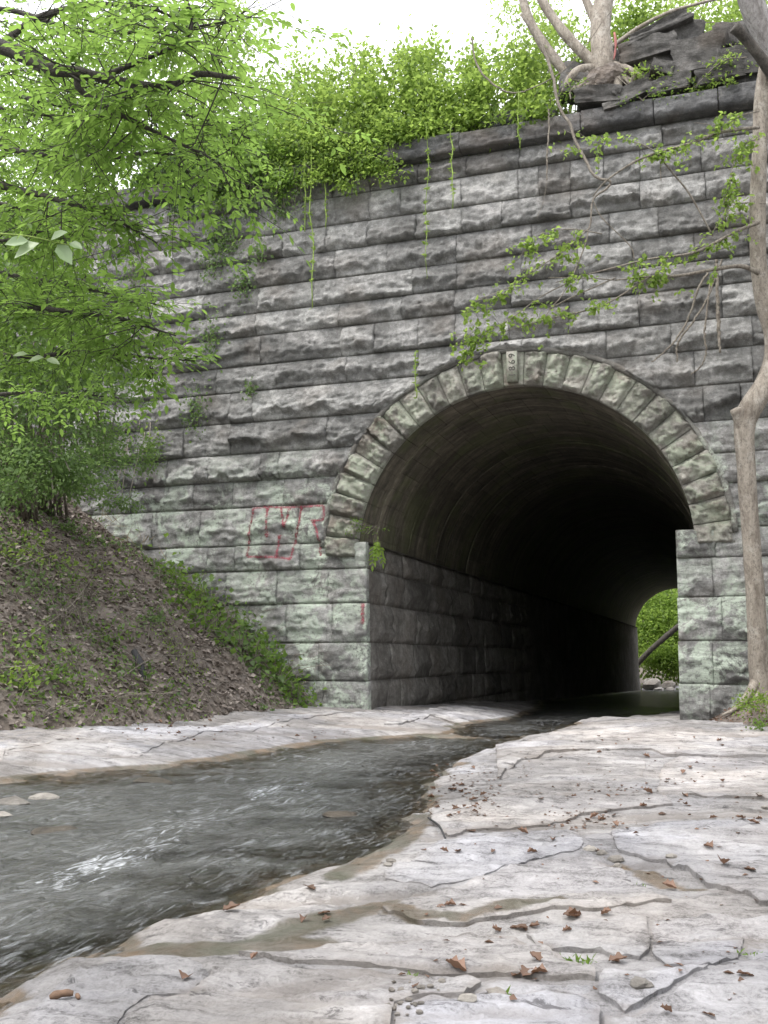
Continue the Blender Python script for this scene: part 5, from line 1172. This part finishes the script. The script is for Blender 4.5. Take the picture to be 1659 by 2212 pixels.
for px, r in [([(1640, 1460, 0), (1618, 1500, -.15), (1590, 1530, -.2), (1560, 1545, -.2)], [.12, .08, .05, .02]), ([(1645, 1470, 0), (1625, 1530, -.25), (1622, 1560, -.3)], [.1, .05, .02]), ([(1650, 1480, 0), (1690, 1530, -.2)], [.12, .05])]: tstem('root', px, r, k=7, n=14)
# its lower branches, with leaf sprays, spread across the wall
fo = Foliage(); tw = MB()
def spray(pts, r0, r1, leafy, dens, leaf=0.085, hang=0.15, wide=.3, n=30, tint=(.2, 1.0)):
    pp = [P(x, y, d) for x, y, d in pts]; c_ = curve(pp, n); m_ = MB(); m_.tube(c_, np.linspace(r0, r1, len(c_)), 6, .2); m_.build('branch', M['vine'], T3, True)
    for j in range(int(dens * .75)):
        i = int(RNG.uniform(leafy[0], leafy[1]) * (len(c_) - 1)); p = c_[i]; e = p + RNG.normal(size=3) * np.array([1, .6, .55]) * wide + np.array([0, 0, -hang]); pa = twig_path(p, e, 4, .08); tw.tube(pa, .0045, 3)
        for k in range(4):
            q_ = pa[int((k + 1) / 4 * (len(pa) - 1))]; L = leaf * RNG.uniform(.7, 1.25, 3); fo.add(q_ + RNG.normal(size=(3, 3)) * .03, rdir(3, -.5), rdir(3, 1.0) + np.array([0, -.4, 0]), L, L * .75, RNG.uniform(*tint, 3))
d0 = DT - .1
spray([(1640, 590, d0), (1600, 575, d0), (1540, 582, d0 - .2), (1470, 595, d0 - .3), (1400, 598, d0 - .3), (1330, 605, d0 - .2)], .045, .012, (.35, 1), 22)
spray([(1640, 480, d0), (1590, 500, d0 - .1), (1500, 545, d0 - .3), (1400, 560, d0 - .4), (1300, 585, d0 - .5), (1200, 610, d0 - .5)], .035, .006, (.2, 1), 34)
spray([(1640, 275, d0), (1560, 285, d0 - .2), (1490, 310, d0 - .4), (1420, 330, d0 - .5), (1370, 350, d0 - .5), (1310, 390, d0 - .5), (1280, 425, d0 - .4)], .03, .012, (.15, .75), 20)
spray([(1420, 330, d0 - .5), (1380, 310, d0 - .5), (1320, 300, d0 - .5), (1250, 325, d0 - .5)], .012, .004, (.2, 1), 14, hang=.05)
spray([(1400, 600, d0 - .3), (1300, 660, d0 - .5), (1180, 690, d0 - .6), (1060, 725, d0 - .7), (970, 750, d0 - .7)], .016, .004, (.25, 1), 36, wide=.3, hang=.05)
spray([(1275, 490, d0 - .4), (1220, 540, d0 - .6), (1160, 580, d0 - .7), (1100, 620, d0 - .7), (1030, 650, d0 - .7), (1000, 680, d0 - .7)], .012, .004, (.1, 1), 34, wide=.3)
spray([(1300, 505, d0 - .5), (1230, 495, d0 - .6), (1160, 510, d0 - .6), (1120, 560, d0 - .6)], .01, .004, (.3, 1), 20, wide=.26)
spray([(1250, 600, d0 - .5), (1170, 640, d0 - .6), (1100, 690, d0 - .7), (1020, 735, d0 - .7), (990, 790, d0 - .7)], .01, .004, (.3, 1), 22, wide=.25, tint=(.4, 1))
spray([(1640, 300, d0), (1610, 310, d0 - .2), (1585, 350, d0 - .3), (1575, 420, d0 - .3), (1570, 480, d0 - .3)], .012, .005, (.1, 1), 40, wide=.22, hang=.2)
spray([(1640, 240, d0), (1600, 250, d0 - .2), (1560, 270, d0 - .3), (1500, 265, d0 - .4)], .012, .004, (.2, 1), 16, wide=.25)
spray([(1655, 440, d0), (1600, 440, d0 + .3), (1560, 470, d0 + .6), (1540, 500, d0 + .6)], .01, .004, (.2, 1), 8, wide=.2)
for pts, r in [([(1330, 605, d0 - .2), (1260, 600, d0 - .3), (1185, 600, d0 - .3)], .01), ([(1185, 668, d0 - .3), (1240, 640, d0 - .3), (1330, 600, d0 - .2)], .012), ([(1420, 330, d0 - .5), (1450, 370, d0 - .4), (1490, 420, d0 - .4), (1540, 510, d0 - .4)], .016), ([(1280, 430, d0 - .4), (1300, 470, d0 - .4), (1360, 530, d0 - .4), (1370, 560, d0 - .4)], .010), ([(1425, 330, d0 - .5), (1428, 390, d0 - .5)], .008)]:
    c_ = curve([P(*q_) for q_ in pts], 16); m_ = MB(); m_.tube(c_, r, 5, .2); m_.build('branch', M['vine'], T3, True)
tw.build('twigs', M['vine'], T3); fo.build('leaves', 'leaf_lime', T3, True)
for lab, px, r in [('left of the dangling vine pair before the right wall', [(1530, 590), (1510, 620), (1490, 680), (1470, 720), (1440, 755), (1408, 782)], [.02, .022, .018, .02, .015, .01]), ('right of the dangling vine pair, reaching down beside the arch ring', [(1560, 560), (1530, 640), (1500, 690), (1465, 740), (1463, 782)], [.016, .016, .02, .02, .016]), ('straight thick dangling vine near the bent trunk', [(1548, 560), (1550, 640), (1552, 700), (1556, 762)], [.03, .03, .035, .02]), ('kinked dangling vine left of the bent trunk', [(1535, 610), (1528, 660), (1522, 720), (1525, 760), (1515, 790), (1492, 810)], [.018, .02, .018, .018, .014, .01])]: vine('bare ' + lab if not lab.startswith(('left', 'right')) else 'bare vine, ' + lab, px, r, -0.9)

# right corner: shrub, soil and grass by the pier foot
def rp(x, y): return bank_pt(x, y, rbank_z, 4, 22)
for px, lab, mt, n, r in [((1655, 1560), 'small-leaved shrub at the foot of the bent tree', 'leaf_lime', 420, .35), ((1640, 1610), 'low green weeds at the right edge below the bent tree', 'leaf_mid', 420, .3)]:
    q = rp(*px); q = q if q is not None else P(px[0], px[1], 15); bush('pier_foot_plant', q, lab, 'plant', [(q + (0, 0, r * .6), (r, r, r * .6), n)], .06, mt, 8)
X = RNG.uniform(-.6, 3, 2600); Y = RNG.uniform(-5, -.2, 2600); Z = rbank_z(X, Y); k_ = Z > .17; X, Y, Z = X[k_], Y[k_], Z[k_]; k = len(X); fo = Foliage(); L = RNG.uniform(.04, .09, k); fo.add(np.stack([X, Y, Z + RNG.uniform(0, .03, k)], -1), rdir(k) * np.array([1, 1, .3]), rdir(k, 1, .5), L, L * .7, RNG.beta(1.3, 2, k))
tag(fo.build('leaf_drift', 'leaf_dead'), 'brown leaf drift on the soil at the foot of the right pier', 'leaf litter', None, 'stuff')

# ---- unseen valley woods behind the viewer, added to cut low skylight on the wall
fo = Foliage()
for i in range(64):
    a_ = math.radians(RNG.uniform(62, 298)); r_ = RNG.uniform(15, 24)
    d_ = FH * math.cos(a_) + RT * math.sin(a_); c = CAM + d_ * r_; c[2] = RNG.uniform(1.0, 10.5)
    if c[0] < -9 and c[1] > -13: continue
    if c[1] > -3: continue
    blob(fo, c, (3.2, 3.2, 2.4), 420, 0.42, (0.1, 0.8), clumps=26, shell=0.1)
tag(fo.build('woodland', 'leaf_mid'), 'green woodland added unseen in the creek valley behind the viewer to block low skylight', 'woodland', None, 'stuff')

# ---- beyond the tunnel
q = np.array([-3.0, 72.0, -0.8]); o = mk('leaning_tree', q, 'leaning trunk among leaves seen through the far end of the tunnel', 'tree'); m_ = MB(); m_.tube(curve([(-9.5, 74, -.8), (-6.8, 73, 2.0), (-4.0, 72.5, 4.3), (-1, 72, 6.5)], 14), [.3] * 14 if False else .24, 9, .2); m_.build('trunk', M['bark_dark'], o, True)
fo = Foliage(); blob(fo, (-4.5, 77, 3.5), (5.5, 2.0, 4.2), 16000, .34, (.3, 1), clumps=150, shell=.1); blob(fo, (-5.5, 74.5, 1.4), (2.6, 1.0, 1.6), 3600, .26, (.3, 1), clumps=40, shell=.1); blob(fo, (-5.0, 80, 5.0), (7, 1.5, 6), 9000, .45, (.1, .8), clumps=110, shell=.1); fo.build('crown', 'leaf_lime', o)
for i, (x, y, z, r, lab) in enumerate([(-6.6, 70, -.9, .65, 'largest pale boulder beyond the far end of the tunnel'), (-5.3, 71.5, -1.0, .5, 'second pale boulder right of the largest beyond the tunnel'), (-5.9, 67.5, -1.35, .35, 'dark wet boulder in the water beyond the tunnel'), (-5.0, 68.5, -1.3, .3, 'small dark boulder in the water beyond the tunnel')]):
    pebble('boulder', (x, y, z), r, M['boulder'], None, i, .8, lab, 'boulder')

# ---- small things on the rock
def tops_z(x, y):
    dg = bpy.context.evaluated_depsgraph_get(); return None
bpy.context.view_layer.update()
_dg = bpy.context.evaluated_depsgraph_get()
def drop(x, y, z=1.0):
    h = SC.ray_cast(_dg, Vector((x, y, z)), Vector((0, 0, -1)), distance=4.0); return np.array(h[1]) if h[0] else np.array([x, y, float(ground0(x, y))])
def on_rock(x, y):
    h = SC.ray_cast(_dg, Vector(CAM), Vector(ray(x, y)), distance=60.0)
    return np.array(h[1]) if h[0] and h[1].z < 0.9 else None
base_leaf = []
for v_ in range(4):
    uu, vv_ = np.meshgrid(np.linspace(0, 1, 9), np.linspace(-1, 1, 5)); wd = .027 * np.sin(math.pi * uu ** .75) ** .8 * (1 + .3 * np.sin(uu * (9 + 3 * v_) + v_)) + .0012
    yy = vv_ * wd; zz = (.35 + .25 * v_) * np.abs(vv_) ** 1.6 * wd + .012 * (1 + v_ * .5) * uu ** 2 * (1 if v_ % 2 else -.2) + .003 * np.sin(uu * 14 + vv_ * 5 + v_) + .004
    ii = (np.arange(4)[:, None] * 9 + np.arange(8)[None]).ravel()
    lo = mesh('fallen_leaf', np.stack([uu * .08 - .04, yy, zz], -1).reshape(-1, 3), np.stack([ii, ii + 1, ii + 10, ii + 9], -1), M['leaf_dead'], None, True, cols=np.full(45, .12 + .28 * v_)); base_leaf.append(lo)
leaf_px = [(670, 1920), (500, 1968), (655, 1990), (1345, 1700), (1560, 1700), (1240, 1722), (1150, 1842), (960, 1842), (990, 1840), (1065, 1842), (1195, 1815), (1130, 1802), (1020, 1797), (1270, 1775), (1300, 1772), (1330, 1785), (1355, 1790), (1235, 1985), (1240, 1978), (1310, 1978), (1120, 2007), (1155, 2005), (1225, 2012), (985, 2100), (1120, 2108), (1140, 2110), (1165, 2103), (1440, 2190), (1530, 2195), (1335, 2080), (400, 2115), (550, 2072), (700, 1975), (705, 1990), (1530, 1830), (1560, 1870), (1620, 1880), (1600, 1770), (1640, 1770), (1540, 1770), (1430, 1760), (1480, 1740), (1390, 1742), (1560, 1690), (1640, 1720), (1490, 1660), (1480, 1720), (1400, 1715), (1440, 1690), (1300, 1600), (1240, 1620), (1500, 1595), (1560, 1610)]
first = set(); n_l = 0
def place_leaf(x, y, extra=0):
    global n_l
    p = on_rock(x, y)
    if p is None: return
    i = n_l % 4; n_l += 1
    if i in first: lo = base_leaf[i].copy(); COL.objects.link(lo)
    else: lo = base_leaf[i]; first.add(i)
    lo.location = p + np.array([0, 0, .004]); lo.rotation_euler = (RNG.uniform(-.2, .2), RNG.uniform(-.1, .1), RNG.uniform(0, 6.28)); s_ = RNG.uniform(.45, 1.0); lo.scale = (s_, s_ * RNG.uniform(.7, 1.2), s_)
    tag(lo, 'curled brown fallen leaf lying on the pale creek rock', 'leaf', 'fallen leaves on the creek rock')
for x, y in leaf_px:
    place_leaf(x, y)
for _ in range(30):
    place_leaf(RNG.uniform(930, 1070), RNG.uniform(1650, 1760))
for _ in range(22): place_leaf(RNG.uniform(1050, 1640), RNG.uniform(1575, 1800))
for _ in range(30): place_leaf(RNG.uniform(130, 720), RNG.uniform(1545, 1600))
for _ in range(6): place_leaf(RNG.uniform(850, 1640), RNG.uniform(1800, 2150))
fo = Foliage()
for x0_, x1_, y0_, y1_, n_ in [(925, 1075, 1650, 1765, 130), (1050, 1650, 1575, 1800, 170), (830, 1650, 1800, 2180, 70), (130, 800, 1543, 1600, 130), (1180, 1340, 1755, 1795, 60), (1240, 1400, 1690, 1715, 40)]:
    for _ in range(n_):
        p = on_rock(RNG.uniform(x0_, x1_), RNG.uniform(y0_, y1_)); L = RNG.uniform(.012, .045)
        if p is None: continue
        fo.add(p + np.array([0, 0, .004]), rdir(1)[0] * (1, 1, .15), np.array([0, 0, 1.]) + RNG.normal(size=3) * .25, L, L * RNG.uniform(.4, .9), RNG.uniform(0, .8))
tag(fo.build('leaf_crumbs', 'leaf_dead'), 'brown crumbs of dead leaves strewn over the pale creek rock', 'leaf litter', None, 'stuff')
for i, (x, y, r_, fl, mt, lab) in enumerate([(25, 1738, .16, .55, 'boulder', 'brown rounded stone at the left edge of the water'), (95, 1722, .12, .4, 'boulder', 'second stone from the left edge at the far side of the water'), (-10, 1762, .16, .35, 'boulder', 'flat pale stone in the water at the left edge'), (735, 1758, .13, .2, 'wet_stone', 'flat dark ledge breaking the water near the right shore'), (330, 1688, .2, .25, 'wet_stone', 'dark rock ledge standing out of the water by the left shelf'), (120, 1795, .16, .3, 'wet_stone', 'low dark rock in the water at left')]):
    p = GZ(x, y, ZW); pebble('creek_stone', tuple(p - np.array([0, 0, r_ * fl * .3])), r_, M[mt], None, 20 + i, fl, lab, 'stone')
# wood stub, twig, crack weeds, pebbles
p = floor_at(132, 2150); p = drop(p[0], p[1]); o = mk('wood_stub', p, 'short brown broken wood stub on the rock at the bottom left', 'wood'); m_ = MB(); a = p + RT * -.04 + np.array([0, 0, .012]); b = p + RT * .035 + FH * .025 + np.array([0, 0, .018]); m_.tube(curve([a, (a + b) / 2 + (0, .004, .004), b], 14), [.006, .012, .0135, .012, .014, .013, .009], 9, .6); m_.tube(curve([b + RT * .012 + (0, 0, -.006), b + RT * .028 - FH * .03 + (0, 0, -.008)], 6), [.008, .009, .005], 7, .6); m_.build('piece', M['wood'], o)
p = floor_at(935, 1790); q = drop(*floor_at(925, 1770)[:2]); e = drop(*floor_at(962, 1812)[:2]); o = mk('dark_twig', q, 'thin dark twig lying across the rock edge by the water', 'twig'); m_ = MB(); m_.tube(curve([q + (0, 0, .02), (q + e) / 2 + (0.02, 0, .03), e + (0, 0, .015)], 10), .007, 5); m_.build('stick', M['char'], o)
for x, y, n, r, lab in [(1245, 2062, 46, .055, 'grass tuft in the rock crack near the bottom right'), (1378, 1905, 10, .025, 'tiny green sprig at the edge of the trough in the rock'), (1108, 2140, 12, .03, 'tiny weed in the lowest crack of the foreground rock'), (885, 2088, 9, .025, 'tiny weed at the left of the lowest long slab'), (1615, 2060, 18, .035, 'small weed in the rock crack at the right edge')]:
    p = floor_at(x, y); p = drop(p[0], p[1]); o = mk('crack_weed', p, lab, 'weed'); fo = Foliage(); C = p + RNG.normal(size=(n, 3)) * (r, r * .5, .004); L = RNG.uniform(.015, .045, n); fo.add(C, rdir(n, .9), rdir(n), L, L * .3, RNG.uniform(.2, .9, n)); fo.build('blades', 'leaf_mid', o)
for i in range(46):
    x, y = (RNG.uniform(830, 960), RNG.uniform(2110, 2190)) if i < 34 else [(1275, 1838), (1330, 1850), (1335, 1856), (1300, 1842), (1450, 1850), (838, 1866), (846, 1862), (1640, 1722), (1652, 1740), (1075, 2135), (1010, 2160), (1385, 2130)][i - 34]
    p = floor_at(x, y); p = drop(p[0], p[1]); big = i >= 34
    pebble('pebble', p + np.array([0, 0, .005]), RNG.uniform(.018, .04) if big else RNG.uniform(.004, .012), M['boulder'], None, i, .7, 'loose stone lying in a crack of the pale creek rock' if big else 'tiny pebble in the gravel at the bottom middle of the rock', 'stone', 'stones in the cracks' if big else 'gravel pebbles on the foreground rock')
for o in bpy.data.objects:
    if o.parent is not None and o.name.split('.')[0] in ('stems', 'foliage', 'leaves', 'blades', 'twigs', 'crown'): o['kind'] = 'stuff'
